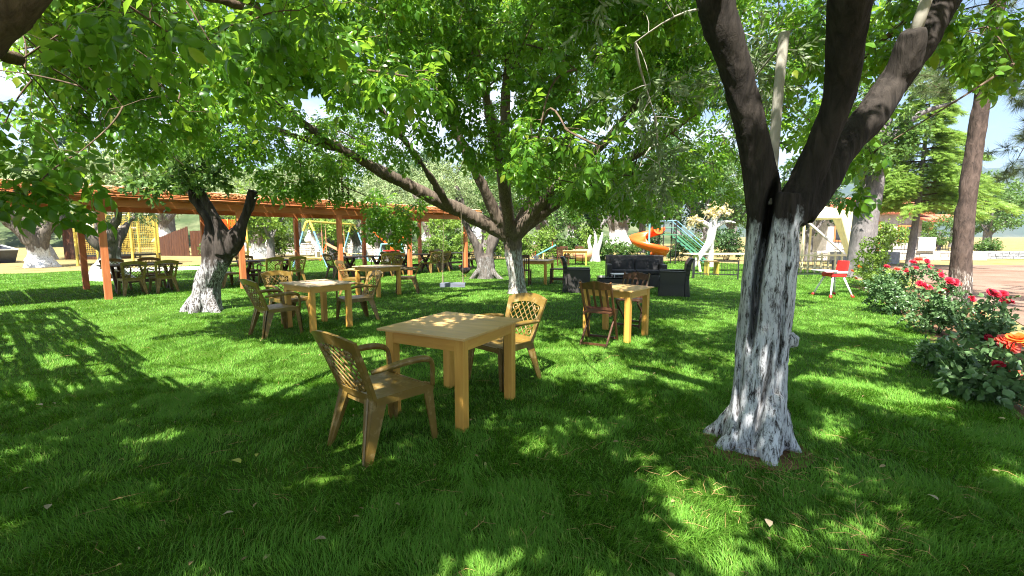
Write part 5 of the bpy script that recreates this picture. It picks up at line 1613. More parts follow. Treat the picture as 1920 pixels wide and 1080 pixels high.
t = thing('playhouse_slide', 'faded orange slide with slatted tower behind the gnarled olive', 'slide', (-14.6, 24.0, 0), R(-78))
m = MB(); m.box((0, 0, 1.2), (.9, .9, .08)); m.build('platform', YELLOWP, t)
for sx in (-1, 1):
    for sy in (-1, 1):
        m = MB(); m.box((sx * .45, sy * .45, 1.2), (.08, .08, 2.4)); m.build('post', YELLOWP, t)
for i in range(7):
    m = MB(); m.box((-.38 + i * .126, -.49, 1.85), (.075, .03, 1.05)); m.build('slat', ORANGEP, t)
    m = MB(); m.box((-.49, -.38 + i * .126, 1.85), (.03, .075, 1.05)); m.build('slat', ORANGEP, t)
vs, fs = [], []
for i in range(11):
    q = i / 10; x = .45 + 2.0 * q; z = 1.22 - 1.05 * (q ** .9) if q < .9 else .2
    for (y, dz) in ((-.42, .28), (-.38, .0), (.38, .0), (.42, .28)): vs.append((x, y, z + dz))
for i in range(10):
    for k in range(3): a = i * 4 + k; fs.append((a, a + 1, a + 5, a + 4))
o = MB().add(vs, fs).build('chute', SALMONP, t); sd = o.modifiers.new('s', 'SOLIDIFY'); sd.thickness = .03
m = MB(); m.bar((.45, -.45, .9), (2.3, -.45, .05), .05, .16); m.build('side_rail', YELLOWP, t)

t = thing('see_saw', 'low blue frame with two orange booms beyond the far pergola tables', 'see saw', (-6.9, 26.0, 0), R(3))
m = MB(); m.tube([(-.55, 0, 1.05), (.60, 0, 1.10)], .045, 8); m.build('top_bar', TEALP, t)
for x in (-.55, .6):
    for s in (-1, 1):
        m = MB(); m.tube([(x, 0, 1.07), (x + (.12 if x > 0 else -.12), s * .5, 0)], .04, 8); m.build('leg', TEALP, t)
m = MB(); m.bar((-.95, -.1, 1.75), (.1, .1, .75), .07, .09); m.build('boom', ORANGEP, t)
m = MB(); m.bar((1.1, -.1, 1.85), (-.05, .1, .72), .07, .09); m.build('boom', ORANGEP, t)
m = MB(); m.box((0, .1, .68), (.9, .34, .05)); m.build('seat', REDP, t)

t = thing('see_saw', 'teal plank see saw tilted up behind the flower pot table', 'see saw', (1.9, 26.5, 0), R(2))
m = MB(); m.bar((-.75, 0, .25), (.65, 0, 1.0), .22, .06); m.build('plank', TEALP, t)
m = MB(); m.bar((-.1, -.2, 0), (-.05, 0, .58), .07, .07); m.bar((-.1, .2, 0), (-.05, 0, .58), .07, .07); m.build('stand', YELLOWP, t)
for x, z in ((-.55, .36), (.45, .9)):
    m = MB(); m.tube([(x, -.15, z + .26), (x, .15, z + .26)], .016, 6); m.bar((x, 0, z), (x, 0, z + .26), .02, .02); m.build('handle', REDP, t)

t = thing('sand_shell', 'orange plastic half shell behind the far yellow table', 'play tub', (4.25, 27.3, 0))
m = MB(); m.lathe([(.12, 0), (.42, .05), (.58, .35), (.60, .72), (.55, .72), (.52, .36), (.38, .09), (.02, .06)], 20); m.build('shell', SALMONP, t, smooth=True)

# netted cage with yellow posts
t = thing('netted_trampoline', 'round trampoline inside a net cage with yellow posts', 'trampoline', (-21.2, 24.6, 0))
for k in range(8):
    a = k * math.pi / 4 + .2
    m = MB(); m.tube([(1.75 * math.cos(a), 1.75 * math.sin(a), 0), (1.75 * math.cos(a), 1.75 * math.sin(a), 2.75)], .06, 8); m.build('post', YELLOWP, t)
m = MB(); m.lathe([(1.0, .55), (1.55, .55), (1.72, .58), (1.72, .48), (1.55, .48), (1.0, .48)], 32); m.build('bed', BLACKMETAL, t)
m = MB(); m.tube([(1.75 * math.cos(k * .196), 1.75 * math.sin(k * .196), 2.72) for k in range(33)], .03, 6); m.build('top_ring', PALEMETAL, t)
m = MB()
for k in range(96):
    a = k * math.pi / 48
    m.bar((1.7 * math.cos(a), 1.7 * math.sin(a), .55), (1.7 * math.cos(a), 1.7 * math.sin(a), 2.68), .010, .010)
for z in range(22):
    m.tube([(1.7 * math.cos(k * .196), 1.7 * math.sin(k * .196), .6 + z * .097) for k in range(33)], .006, 3)
o = m.build('net', YELLOWP, t); o['kind'] = 'stuff'
m = MB(); m.box((0, 0, 0), (.34, .02, .42)); o = m.build('notice', WHITE, t); a = R(-62); o.location = (1.80 * math.cos(a), 1.80 * math.sin(a), 1.25); o.rotation_euler = (0, 0, a + R(90))

# plank shed and fence, skip, dry stone wall, white bench
def planks(name, label, cat, a, b, h, mat, w=.2, h2=None, seed=1):
    r = random.Random(seed)
    a, b = Vector(a), Vector(b); d = b - a; n = int(d.length / w)
    root = thing(name, label, cat, (a.x, a.y, 0), math.atan2(d.y, d.x))
    for i in range(n):
        x = (i + .5) * w
        hh = h + (0 if h2 is None else (h2 - h) * i / n) + r.uniform(-.02, .02)
        m = MB(); m.box((x, r.uniform(-.006, .006), hh / 2), (w - .012, .03, hh)); m.build('plank', mat, root)
    for z in (.35, h * .8):
        m = MB(); m.box((n * w / 2, .042, z), (n * w, .05, .09)); m.build('rail', mat, root)
    return root
planks('plank_fence', 'brown plank fence behind the small fig tree', 'fence', (-24.2, 34.3, 0), (-20.2, 34.0, 0), 1.9, FOLDWOOD, .22, 2.0, 1)
planks('plank_fence', 'tall reddish plank fence beside the netted trampoline', 'fence', (-27.6, 35.2, 0), (-24.4, 34.6, 0), 1.3, FOLDWOOD, .22, 2.3, 2)
t = thing('garden_shed', 'reddish wooden shed behind the netted trampoline', 'shed', (-27.6, 30.5, 0), R(-6))
for i in range(12):
    m = MB(); m.box((-1.3 + i * .24, -1.1, 1.05), (.225, .03, 2.1)); m.build('plank', FOLDWOOD, t)
m = MB(); m.box((0.02, .05, 1.04), (2.8, 2.2, 2.08)); m.build('body', FOLDWOOD, t)
m = MB(); m.box((0, 0, 2.2), (3.3, 2.7, .1), M=Matrix.Rotation(R(6), 3, 'Y')); m.build('roof', PALEMETAL, t)
t = thing('waste_skip', 'dark grey metal skip with pale rim behind the far left olive', 'skip', (-29.6, 25.9, 0), R(-28))
t.scale = (.75, .75, .75)
vs = [(-1.3, -.8, 0), (1.3, -.8, 0), (1.3, .8, 0), (-1.3, .8, 0), (-1.6, -.9, 1.3), (1.9, -.9, 1.0), (1.9, .9, 1.0), (-1.6, .9, 1.3)]
m = MB().add(vs, [(3, 2, 1, 0), (0, 1, 5, 4), (1, 2, 6, 5), (2, 3, 7, 6), (3, 0, 4, 7)]); o = m.build('tub', M_plain('dark_steel', (.05, .055, .07), .5, .3, 4), t); sd = o.modifiers.new('s', 'SOLIDIFY'); sd.thickness = .05
m = MB(); m.bar(vs[4], vs[5], .10, .07); m.bar(vs[5], vs[6], .10, .07); m.bar(vs[6], vs[7], .10, .07); m.bar(vs[7], vs[4], .10, .07); m.build('rim', PALEMETAL, t)

def stone_wall(name, label, a, b, h, mat, sw=.34, sh=.18, th=.4, as_parts=False, seed=1, cap=None):
    r = random.Random(seed)
    a, b = Vector(a), Vector(b); d = b - a; ln = d.length
    root = thing(name, label, 'wall', (a.x, a.y, 0), math.atan2(d.y, d.x))
    m = MB(); m.box((ln / 2, th / 2, h / 2 - .02), (ln - .04, th - .1, h - .04)); m.build('core', STONE_GREY, root)
    z = 0; allm = MB()
    while z < h - .05:
        hh = min(h - z, sh * r.uniform(.8, 1.25)); x = 0
        while x < ln:
            w = min(ln - x, sw * r.uniform(.6, 1.5))
            if w > .05:
                mb = MB() if as_parts else allm
                j = lambda q: q + r.uniform(-.018, .018)
                y0 = r.uniform(-.03, .03)
                x0, x1, z0, z1 = x + .012, x + w - .012, z + .01, z + hh - .01
                pts = [(j(x0), y0, j(z0)), (j(x1), y0, j(z0)), (j(x1), y0, j(z1)), (j(x0), y0, j(z1))]
                bk = [(p[0], th + .03, p[2]) for p in pts]
                mb.add(pts + bk, [(0, 1, 2, 3), (7, 6, 5, 4), (4, 5, 1, 0), (5, 6, 2, 1), (6, 7, 3, 2), (7, 4, 0, 3)])
                if as_parts: mb.build('stone', mat, root, bevel=.012)
            x += w
        z += hh
    if not as_parts:
        o = allm.build('stones', mat, root); o['kind'] = 'stuff'
    return root
stone_wall('stone_wall', 'low dry stone wall in the shade beyond the swing frame', (-21, 37.5, 0), (-4, 35.5, 0), .95, STONE, seed=3)
stone_wall('stone_wall', 'grey dry stone wall beyond the gravel path at the right', (27.5, 30.2, 0), (52, 30.0, 0), .55, STONE_GREY, seed=4)
t = thing('garden_bench', 'white painted bench with high back beyond the swing frame', 'bench', (-13.2, 33.2, 0), R(-4))
for z in (.95, .70):
    m = MB(); m.box((0, .22, z), (2.3, .05, .16)); m.build('back_slat', WHITE, t)
m = MB(); m.box((0, 0, .42), (2.3, .45, .05)); m.build('seat', WHITE, t)
for s in (-1, 1):
    m = MB(); m.box((s * 1.05, .05, .5), (.1, .5, 1.0)); m.build('leg', WHITE, t)
t = thing('small_slide', 'small pale blue and orange slide beyond the yellow and blue swing', 'slide', (-10.9, 28.6, 0), R(20))
m = MB(); m.bar((-.7, 0, 1.0), (.8, 0, .12), .5, .05); m.build('chute', M_plain('pale_blue_plastic', (.45, .66, .78), .35, .08, 4), t)
for s in (-1, 1):
    m = MB(); m.bar((-.7, s * .27, 1.05), (.8, s * .27, .18), .04, .14); m.build('side_rail', SALMONP, t)
m = MB(); m.bar((-.72, .0, 1.0), (-1.1, .0, 0), .45, .05); m.build('ladder', ORANGEP, t)

# white sheet of paving in the sun by the trampoline
sheet('paving', [(-16.6, 18.9), (-13.2, 20.6), (-14.8, 22.8), (-18.6, 21.0)], .02, M_plain('pale_paving', (.72, .70, .66), .8, .1, 2))

# ------------------------------------------------------------------ house on the right
t = thing('stone_house', 'pale stone house with red tiled roofs and orange door beyond the path', 'house', (25.0, 31.0, 0), R(-2))
m = MB(); m.box((-.4, 1.6, 1.6), (6.2, 3.2, 3.2)); m.build('wall', STONE, t)
m = MB(); m.add([(-3.9, -.55, 3.05), (3.0, -.55, 3.05), (3.0, 1.6, 4.1), (-3.9, 1.6, 4.1), (-3.9, 3.75, 3.05), (3.0, 3.75, 3.05)], [(0, 1, 2, 3), (3, 2, 5, 4)]); o = m.build('roof', ROOFTILE, t); sd = o.modifiers.new('s', 'SOLIDIFY'); sd.thickness = .12
m = MB()
for i in range(40):
    x = -3.88 + i * .174
    m.tube([(x, -.57, 3.13), (x, 1.6, 4.19)], .06, 6)
o = m.build('roof_tiles', ROOFTILE, o); o['kind'] = 'stuff'
m = MB(); m.add([(2.2, -1.2, 2.55), (4.9, -1.2, 2.55), (4.9, .6, 3.0), (2.2, .6, 3.0)], [(0, 1, 2, 3)]); o = m.build('porch_roof', ROOFTILE, t); sd = o.modifiers.new('s', 'SOLIDIFY'); sd.thickness = .14
for x in (2.4, 4.7):
    m = MB(); m.box((x, -1.05, 1.35), (.14, .14, 2.4)); m.build('porch_post', POSTWOOD, t)
m = MB(); m.box((-.55, -.04, 1.45), (1.1, .07, 2.1)); o = m.build('door', M_wood('orange_door', (.45, .12, .03), (.62, .22, .06), .4, (12, 12, 1)), t)
m = MB(); m.box((.4, -.075, 0), (.04, .03, .16)); h_ = m.build('handle', BLACKMETAL, o); h_.location = (-.55, 0, 1.45)
for x in (-2.6, 1.6):
    m = MB(); m.box((x, -.04, 1.7), (.95, .07, 1.1)); f_ = m.build('window', POSTWOOD, t)
    for s in (-1, 1):
        m = MB(); m.box((x + s * .22, -.08, 1.7), (.36, .02, .9)); m.build('pane', SMOKED, f_)
m = MB(); m.box((0.2, -1.1, .2), (9.6, 2.3, .42)); m.build('terrace', STONE, t)
stone_wall('stone_wall', 'pale stone terrace wall in front of the house with the orange door', (19.0, 28.3, 0), (28.2, 28.2, 0), .60, STONE, .42, .2, .35, True, 5)
t = thing('terrace_railing', 'dark metal railing on the terrace in front of the house', 'railing', (20.4, 28.75, .42))
for z in (.25, .92):
    m = MB(); m.box((3.6, 0, z), (7.2, .035, .04)); m.build('rail', BLACKMETAL, t)
for i in range(37):
    m = MB(); m.box((i * .2, 0, .48), (.018, .018, .90)); m.build('bar', BLACKMETAL, t)
t = thing('ornamental_sign', 'white board leaning at the right end of the terrace railing', 'board', (25.3, 28.1, .60))
m = MB(); m.box((.3, 0, .42), (1.05, .05, .84)); m.build('board', WHITE, t, bevel=.01)
STB = []
for (x, y, lab) in ((18.2, 24.9, 'grey stone block left of the thick grey trunk by the path'), (20.2, 24.6, 'grey stone block between the thick grey trunk and the conifer')):
    m = MB(); m.box((0, 0, .33), (1.25, .6, .66)); o = tag(m.build('stone_block', STONE_GREY, None, bevel=.05), lab, 'stone block', 'grey stone blocks by the path'); o.location = (x, y, 0); o.rotation_euler = (0, 0, R(8))

# ------------------------------------------------------------------ hen
t = thing('hen', 'dark hen pecking beside the foot of the grey olive', 'hen', (-1.75, 17.0, 0), R(200))
vs = [(-.20, 0, .30, .02), (-.15, 0, .27, .07), (-.05, 0, .23, .115), (.06, 0, .22, .115), (.13, 0, .25, .075), (.18, 0, .31, .045), (.21, 0, .36, .042), (.25, 0, .36, .022), (.28, 0, .345, .006)]
m = MB(); sp = smooth_path(vs, 4); m.tube([p[:3] for p in sp], [max(.004, p[3]) for p in sp], 12)
M_HEN = M_plain('dark_feathers', (.03, .02, .016), .5, .4, 30)
m.build('body', M_HEN, t, smooth=True)
m = MB()
for k in range(5): m.bar((-.16, (k - 2) * .012, .28), (-.33, (k - 2) * .03, .42 - abs(k - 2) * .03), .035, .01, w2=.02)
m.build('tail', M_HEN, t)
m = MB(); m.box((.21, 0, .41), (.07, .012, .035)); m.box((.235, 0, .325), (.02, .014, .03)); m.build('comb', REDP, t)
for s in (-1, 1):
    m = MB(); m.tube([(.02, s * .045, .15), (.0, s * .045, .07), (.02, s * .045, .006)], .009, 6); m.bar((-.02, s * .045, .008), (.07, s * .045, .008), .03, .012); m.build('leg', YELLOWP, t)

# ------------------------------------------------------------------ far trees and shrubs
fo = [far_olive('olive_tree', 'whitewashed olive tree with two stems right behind the first pergola posts', 101, h=4.6, n=640, group='olive trees in the dry grass'),
      far_olive('olive_tree', 'whitewashed olive tree before the metal skip at the far left', 102, h=5.0, n=640, spread=2.7, group='olive trees in the dry grass'),
      far_olive('olive_tree', 'white footed olive tree between the swing frame and the blue see saw frame', 103, h=4.4, n=600, group='olive trees in the dry grass')]
fo[0].location = (-13.9, 15.6, 0); fo[0].rotation_euler = (0, 0, 1.0)
fo[1].location = (-23.2, 22.2, 0); fo[1].rotation_euler = (0, 0, .3); fo[1].scale = (1.15, 1.15, 1.15)
fo[2].location = (-7.9, 27.3, 0); fo[2].rotation_euler = (0, 0, 2.0)
r = random.Random(12)
OL = [(0, -10.2, 30.5, 1.15, 'olive tree with dark split trunk just behind the yellow swing frame'), (1, -17.5, 31.5, 1.3, 'silvery olive crown above the plank fence'),
      (2, -30, 29, 1.5, 'tall silvery olive behind the metal skip'), (0, -24, 38, 1.7, 'high silvery olive rising over the netted trampoline'), (1, -13.5, 39.5, 1.7, 'high silvery olive behind the white bench'),
      (2, -5.2, 35.5, 1.5, 'silvery olive beyond the blue see saw frame'), (0, -34, 38, 1.8, 'silvery olive on the rise at the far left edge'), (1, -7.2, 42, 1.8, 'silvery olive on the rise beyond the pergola end'),
      (2, -19, 45, 2.0, 'large silvery olive on the rise behind the plank fences'), (0, -29, 48, 2.0, 'large silvery olive on the rise left of the plank shed'), (1, -1.5, 38.5, 1.3, 'silvery olive glimpsed right of the grey twin trunk'),
      (2, -42, 46, 2.0, 'silvery olive highest on the rise at the far left')]
for k, x, y, s, lab in OL:
    clone(fo[k], (x, y, 0), r.uniform(0, 6.28), lab, 'olive trees in the dry grass', s)

fb = [far_broad('broadleaf_tree', 'round bright green mulberry tree seen between the two left orange posts', 111, LEAF_BRIGHT, 4.0, 640, 2.3, 'leafy trees behind the lawn', 1.2, 1.2),
      far_broad('broadleaf_tree', 'mid green leafy tree with hanging crown behind the play area', 112, LEAF_MID, 6.0, 640, 2.8, 'leafy trees behind the lawn', 1.6, 1.4),
      far_broad('broadleaf_tree', 'dark leafy tree behind the gazebo', 113, LEAF_DARK, 6.0, 640, 2.8, 'leafy trees behind the lawn', 1.6, 1.0)]
fb[0].scale = (1.15, 1.15, 1.1); fb[0].location = (-14.6, 27.5, 0); fb[1].location = (3.0, 31.5, 0); fb[2].location = (17.6, 27.0, 0)
FB = [(1, -19.3, 30.8, .62, 'small fig tree with white marked stem before the plank fence'), (0, -11.6, 29.3, .8, 'bright green mulberry tree left of the swing frame beam'),
      (2, 6.5, 34.5, 1.2, 'dark leafy tree rising behind the orange spiral slide'), (1, 10.5, 33.5, 1.25, 'mid green tree behind the slide stair'), (2, 14, 33, 1.15, 'dark tree left of the gazebo roof'),
      (1, -1.0, 34.5, 1.1, 'leafy tree straight behind the walnut trunk'), (2, 0.8, 40, 1.6, 'tall dark tree far behind the walnut'), (1, 6, 42, 1.7, 'tall green tree far behind the spiral slide'),
      (2, 12, 42, 1.7, 'tall dark tree far behind the picnic table'), (1, 18.2, 38, 1.4, 'green tree left of the house roof'), (0, -4.5, 31.5, .9, 'bright low tree beyond the far end of the pergola'),
      (1, 28.2, 33.5, .85, 'green tree at the right corner of the house'), (0, 22.3, 27.2, .62, 'small bright tree in front of the house door'), (1, 27.2, 29.0, .5, 'leafy small tree beside the porch of the house'),
      (2, -12, 52, 2.0, 'dark tree on the skyline above the swing frame'), (1, -3, 50, 1.9, 'green tree on the skyline left of the walnut'), (0, 40, 46, 1.0, 'bright tree beyond the grey stone wall, middle of the row'),
      (1, 46, 44, 1.05, 'green tree beyond the grey stone wall at the right edge'), (0, 35.5, 47, .85, 'bright tree beyond the grey stone wall, left of the row'), (1, 52, 50, 1.5, 'tall green tree at the right edge beyond the wall'), (2, 60, 62, 2.0, 'dark tall tree far beyond the wall at the right edge'),
      (0, 44, 62, 1.1, 'pale green tree in the distance right of the pine trunk'), (1, 38, 70, 1.3, 'green tree in the distance just right of the pine trunk')]
for k, x, y, s, lab in FB:
    clone(fb[k], (x, y, 0), r.uniform(0, 6.28), lab, 'leafy trees behind the lawn', s)

sh = [shrub('shrub', 'yellow green shrub at the lawn edge behind the flower pot table', 121, LEAF_BRIGHT, 1.9, 1.3, 420, 'shrubs along the far edge of the lawn'),
      shrub('shrub', 'mid green shrub left of the spiral slide', 122, LEAF_MID, 1.8, 1.3, 420, 'shrubs along the far edge of the lawn'),
      shrub('shrub', 'dark green shrub under the slide stair', 123, LEAF_DARK, 1.5, 1.2, 380, 'shrubs along the far edge of the lawn')]
sh[0].location = (.6, 28.5, 0); sh[1].location = (5.6, 28.0, 0); sh[2].location = (10.0, 27.0, 0)
SH = [(0, -1.2, 29.5, 1.1, 'yellow green shrub straight behind the walnut trunk'), (0, 2.2, 29.0, 1.15, 'yellow green shrub behind the teal see saw'), (1, 3.6, 30.2, 1.3, 'green shrub above the far yellow table'), (0, 4.9, 30.0, 1.2, 'yellow green shrub behind the orange shell'),
      (1, 6.9, 27.9, .8, 'low green shrub at the foot of the spiral slide'), (2, 8.6, 28.3, 1.2, 'dark shrub right behind the spiral slide'), (1, 11.6, 27.8, 1.1, 'green shrub behind the white stemmed tree'), (2, 13.3, 28.2, 1.3, 'dark shrub behind the cream plank table'),
      (0, -3.1, 28.8, 1.0, 'yellow green shrub behind the grey olive trunk'), (0, -4.8, 28.5, .9, 'yellow green shrub behind the farthest dark table'), (1, -6.2, 31, .8, 'green shrub before the dry stone wall'), (0, -8.8, 32.5, .8, 'yellow shrub at the dry stone wall'),
      (2, 15.4, 26.6, 1.2, 'dark shrub behind the gazebo curtain'), (1, -22.0, 33, .8, 'grey green shrub below the plank fence'), (0, -16.9, 33.5, 1.2, 'bright shrub right of the plank fences'), (1, -12.3, 31.2, 1.1, 'green shrub below the mulberry tree by the white bench'), (0, -9.0, 34.2, 1.2, 'bright shrub before the dry stone wall behind the yellow swing'), (1, -4.2, 30.6, 1.3, 'green shrub between the see saw frame and the walnut'),
      (1, 33, 31.6, .9, 'shrub growing on the grey stone wall, left of two'), (1, 37, 31.8, .8, 'shrub growing on the grey stone wall, right of two')]
for k, x, y, s, lab in SH:
    clone(sh[k], (x, y, 0), r.uniform(0, 6.28), lab, 'shrubs along the far edge of the lawn', s)

for i in range(26):
    x = -78 + i * 4.3 + r.uniform(-1.2, 1.2)
    y = 62 + r.uniform(-6, 10)
    k = r.choice((0, 1, 2))
    clone((fb + fo)[r.choice((1, 2, 3, 4, 5))], (x, y, r.uniform(0, 2)), r.uniform(0, 6.28), 'tree in the dense row along the foot of the far hill', 'trees along the foot of the far hill', r.uniform(1.9, 2.7))

# white painted tree among the play things, twin white stump behind the yellow table
def white_tree(label, loc, lim, seed, crown=None):
    root = tree_root('painted_tree', label, 'tree', loc, 'trees painted wholly white')
    link('trunk', trunk_mesh('trunk', lim, 0.035, 0.04, 6, seed), BARK_WHITE, root)
    if crown:
        nd = limb_nodes(lim); nd = nd[nd[:, 2] > 1.6]
        tw, P, FR, S = grow_crown(crown, nd, per_twig=5, gaps=False, leaf_scale=(.9, 1.4))
        tw.mb.build('branches', BARK_WHITE, root)['kind'] = 'stuff'
        link('foliage', scatter_mesh('foliage', BRO_C, P, FR, S), LEAF_PALE, root)['kind'] = 'stuff'
BARK_WHITE = M_bark('white_bark', (.10, .09, .08), (.30, .28, .25), (.74, .73, .71), 9.0, wear=.6)
LEAF_PALE = M_leaf('pale_dry_leaf', (.45, .38, .18), (.70, .62, .36), (.8, .7, .3), .5, .3)
white_tree('white painted tree with forked foot behind the black railing', (9.6, 22.3, 0),
           [[(-.75, 0, -.1, .13), (-.35, 0, .55, .14), (.05, 0, 1.15, .19), (.15, 0, 1.7, .21), (.2, 0, 2.1, .17), (.45, 0, 2.7, .08)],
            [(.2, .05, -.1, .14), (.16, .05, .6, .14), (.1, 0, 1.2, .17)], [(.15, 0, 1.9, .14), (-.35, 0, 2.2, .1), (-.8, 0, 2.3, .05)], [(.2, 0, 1.9, .13), (.8, 0, 2.2, .09), (1.3, 0, 2.15, .04)]], 131,
           [(-.7, -.1, 2.3, .35, .3, .25, 22), (.5, -.1, 2.8, .4, .3, .25, 22), (-.2, -.1, 2.7, .35, .3, .2, 18)])
white_tree('white painted twin stump at the lawn edge behind the yellow table', (4.95, 27.2, 0),
           [[(-.25, 0, -.1, .16), (-.22, 0, .5, .12), (-.36, 0, 1.2, .09), (-.25, 0, 1.6, .06)], [(.2, 0, -.1, .17), (.16, 0, .5, .13), (.30, 0, 1.1, .10), (.45, 0, 1.75, .05)], [(.0, .1, -.1, .13), (-.02, .1, .7, .10), (.08, .1, 1.3, .08), (-.08, .1, 1.95, .04)]], 132)

# conifer with flat drooping sprays
def conifer(label, loc, seed):
    r = np.random.default_rng(seed)
    root = tree_root('cedar_tree', label, 'tree', loc)
    lim = [[(0, 0, -.1, .19), (0, 0, .5, .155), (.1, 0, 2.5, .135), (.15, 0, 5, .09), (.2, 0, 8.6, .02)]]
    mb = MB(); PP, DD, NN, SS = [], [], [], []
    z = 2.9
    while z < 8.5:  # tiers of boughs
        ln = 2.75 * (1 - ((z - 2.7) / 6.3) ** 1.25) + .25
        for k in range(6):
            a = r.uniform(0, 6.28)
            L_ = ln * r.uniform(.75, 1.1)
            d = np.array([math.cos(a), math.sin(a), 0])
            c0 = np.array([.12, 0, z])
            pts = [c0 + d * L_ * t + np.array([0, 0, .22 * L_ * t * (1 - t) - .16 * L_ * t * t]) for t in (0, .25, .5, .75, 1)]
            mb.tube(pts, [.03, .024, .018, .012, .006], 4, cap=False)
            side = np.array([-d[1], d[0], 0])
            nn = int(62 * L_)
            for q in range(nn):
                t = r.uniform(.18, 1.0)
                p = c0 + d * L_ * t + np.array([0, 0, .22 * L_ * t * (1 - t) - .16 * L_ * t * t])
                sp = r.uniform(-1, 1)
                off = side * sp * .38 * (1.15 - t) * L_ * .5
                PP.append(p + off + np.array([0, 0, -.12 * abs(sp) + r.uniform(-.13, .13)])); DD.append(d * .7 + side * sp * .9 + np.array([0, 0, -.28])); NN.append(np.array([0, -.3, 1]) + .8 * r.normal(size=3)); SS.append(r.uniform(.8, 1.3))
        z += r.uniform(.22, .34)
    link('trunk', trunk_mesh('trunk', lim, .035, .02, 7, seed), BARK_GREY, root)
    mb.build('branches', BARK_PLAIN, root)['kind'] = 'stuff'
    spray = []
    for s in (1, 2, 3):
        q = np.random.default_rng(s); parts = []
        for i in range(14):
            y = .02 + .3 * i / 14
            V = np.array([(-.013, 0, 0), (.013, 0, 0), (0, .15 * (1.15 - i / 16), 0)]); F = np.array([(0, 1, 2)])
            parts.append((V, F, rotz(R((-1) ** i * q.uniform(28, 60))) @ rotx(R(q.uniform(-18, 18))), (0, y, 0)))
        spray.append(place_tpl(parts))
    P, D, N = np.array(PP), np.array(DD), np.array(NN)
    link('foliage', scatter_mesh('foliage', spray, P, frames(D, N), np.array(SS)), LEAF_CEDAR, root)['kind'] = 'stuff'
conifer('yellow green cedar with thin pale trunk and drooping tiers in front of the house', (19.3, 22.0, 0), 141)

# ------------------------------------------------------------------ roses
ROSE_TPL = [sprig(6, .13, .060, .042, s, True, 62) for s in (31, 32, 33, 34)]
def bloom_mesh(name, mat, seed):
    r = np.random.default_rng(seed); parts = []
    for ring, (n, rad, tilt, ln, wd) in enumerate(((5, .004, 20, .035, .034), (7, .010, 42, .045, .044), (8, .014, 66, .050, .050), (6, .016, 86, .046, .05))):
        for k in range(n):
            V = np.array([(-wd * .22, 0, 0), (wd * .22, 0, 0), (-wd * .55, ln * .6, .006), (wd * .55, ln * .6, .006), (-wd * .3, ln, .001), (wd * .3, ln, .001)])
            F = np.array([(0, 1, 3), (0, 3, 2), (2, 3, 5), (2, 5, 4)])
            M_ = rotz(k * 2 * math.pi / n + ring * .5 + r.uniform(-.2, .2)) @ rotx(R(90 - tilt + r.uniform(-9, 9)))
            o = rotz(k * 2 * math.pi / n + ring * .5) @ np.array([0, rad, 0.0])
            parts.append((V, F, M_, o))
    me = fast_mesh(name, *place_tpl(parts)); me.materials.append(mat)
    return me
BLOOM = {'red': bloom_mesh('bloom', ROSE_RED, 1), 'coral': bloom_mesh('bloom', ROSE_CORAL, 2), 'orange': bloom_mesh('bloom', ROSE_ORANGE, 3)}
def rose_bush(label, loc, h, w, n, blooms, seed, mat=None, tall=True, scl=(.7, 1.15)):
    """blooms: (dx, dy, z, kind, scale)"""
    r = np.random.default_rng(seed)
    root = thing('rose_bush', label, 'rose bush', loc, 0, 'rose bushes along the lawn edge')
    lim = []
    for k in range(7):
        a = r.uniform(0, 6.28)
        d = np.array([math.cos(a), math.sin(a)]) * w * r.uniform(.3, .8)
        lim.append([(d[0] * .1, d[1] * .1, -.02, .012), (d[0] * .45, d[1] * .4, h * .4, .009), (d[0] * .8, d[1] * .8, h * .75, .006)])
    mb = MB()
    for l in lim: sp = smooth_path(l, 3); mb.tube([p[:3] for p in sp], [p[3] for p in sp], 5)
    nd = limb_nodes(lim)
    for b in blooms:
        e = np.array(b[:3]); s = nd[np.argmin(np.linalg.norm((nd - e) * np.array([1, 1, .6]), axis=1))]
        mid = (s + e) / 2 + np.array([0, 0, .06])
        mb.tube([s, mid, e], [.006, .004, .0035], 5)
    mb.build('stems', LEAF_ROSE, root, smooth=True)
    bl = []
    for k in range(10):
        u = r.normal(size=3); u /= np.linalg.norm(u)
        c = np.array([0, 0, h * .5]) + u * np.array([w * .6, w * .6, h * .34]) * r.uniform(.3, 1)
        bl.append((c[0], c[1], max(.12, c[2]), w * .36, w * .36, h * .2, n / 10))
    for b in blooms: bl.append((b[0] * .96, b[1] * .96, b[2] - .12, .10, .10, .10, 9))
    tw, P, FR, S = grow_crown(bl, nd, per_twig=4, twig_len=.16, gaps=False, leaf_scale=scl, droop=.1, twig_r=.0028, min_z=.06, up=.8)
    tw.mb.build('branches', LEAF_ROSE, root)['kind'] = 'stuff'
    if scl[1] > 1.2:
        sc = np.argsort(P[:, 1] + root.location.y)[:60]
        rest = np.ones(len(P), bool)
        for i in sc:
            o = bpy.data.objects.new('leaf_sprig', ROSE_MESH[i % 4]); COL.objects.link(o); o.parent = root
            o.matrix_local = Matrix([list(FR[i][0] * S[i]) + [P[i][0]], list(FR[i][1] * S[i]) + [P[i][1]], list(FR[i][2] * S[i]) + [P[i][2]], [0, 0, 0, 1]])
            rest[i] = False
        P, FR, S = P[rest], FR[rest], S[rest]
    link('foliage', scatter_mesh('foliage', ROSE_TPL, P, FR, S), mat or LEAF_ROSE, root)['kind'] = 'stuff'
    for b in blooms:
        o = bpy.data.objects.new('bloom', BLOOM[b[3]]); COL.objects.link(o); o.parent = root
        o.location = b[:3]; o.scale = (b[4] * .85,) * 3
        o.rotation_euler = Euler((r.uniform(.2, 1.1), r.uniform(-.5, .5), 0)).to_matrix().to_euler(); o.rotation_euler.rotate_axis('Z', r.uniform(0, 6))
    return root
ROSE_MESH = []
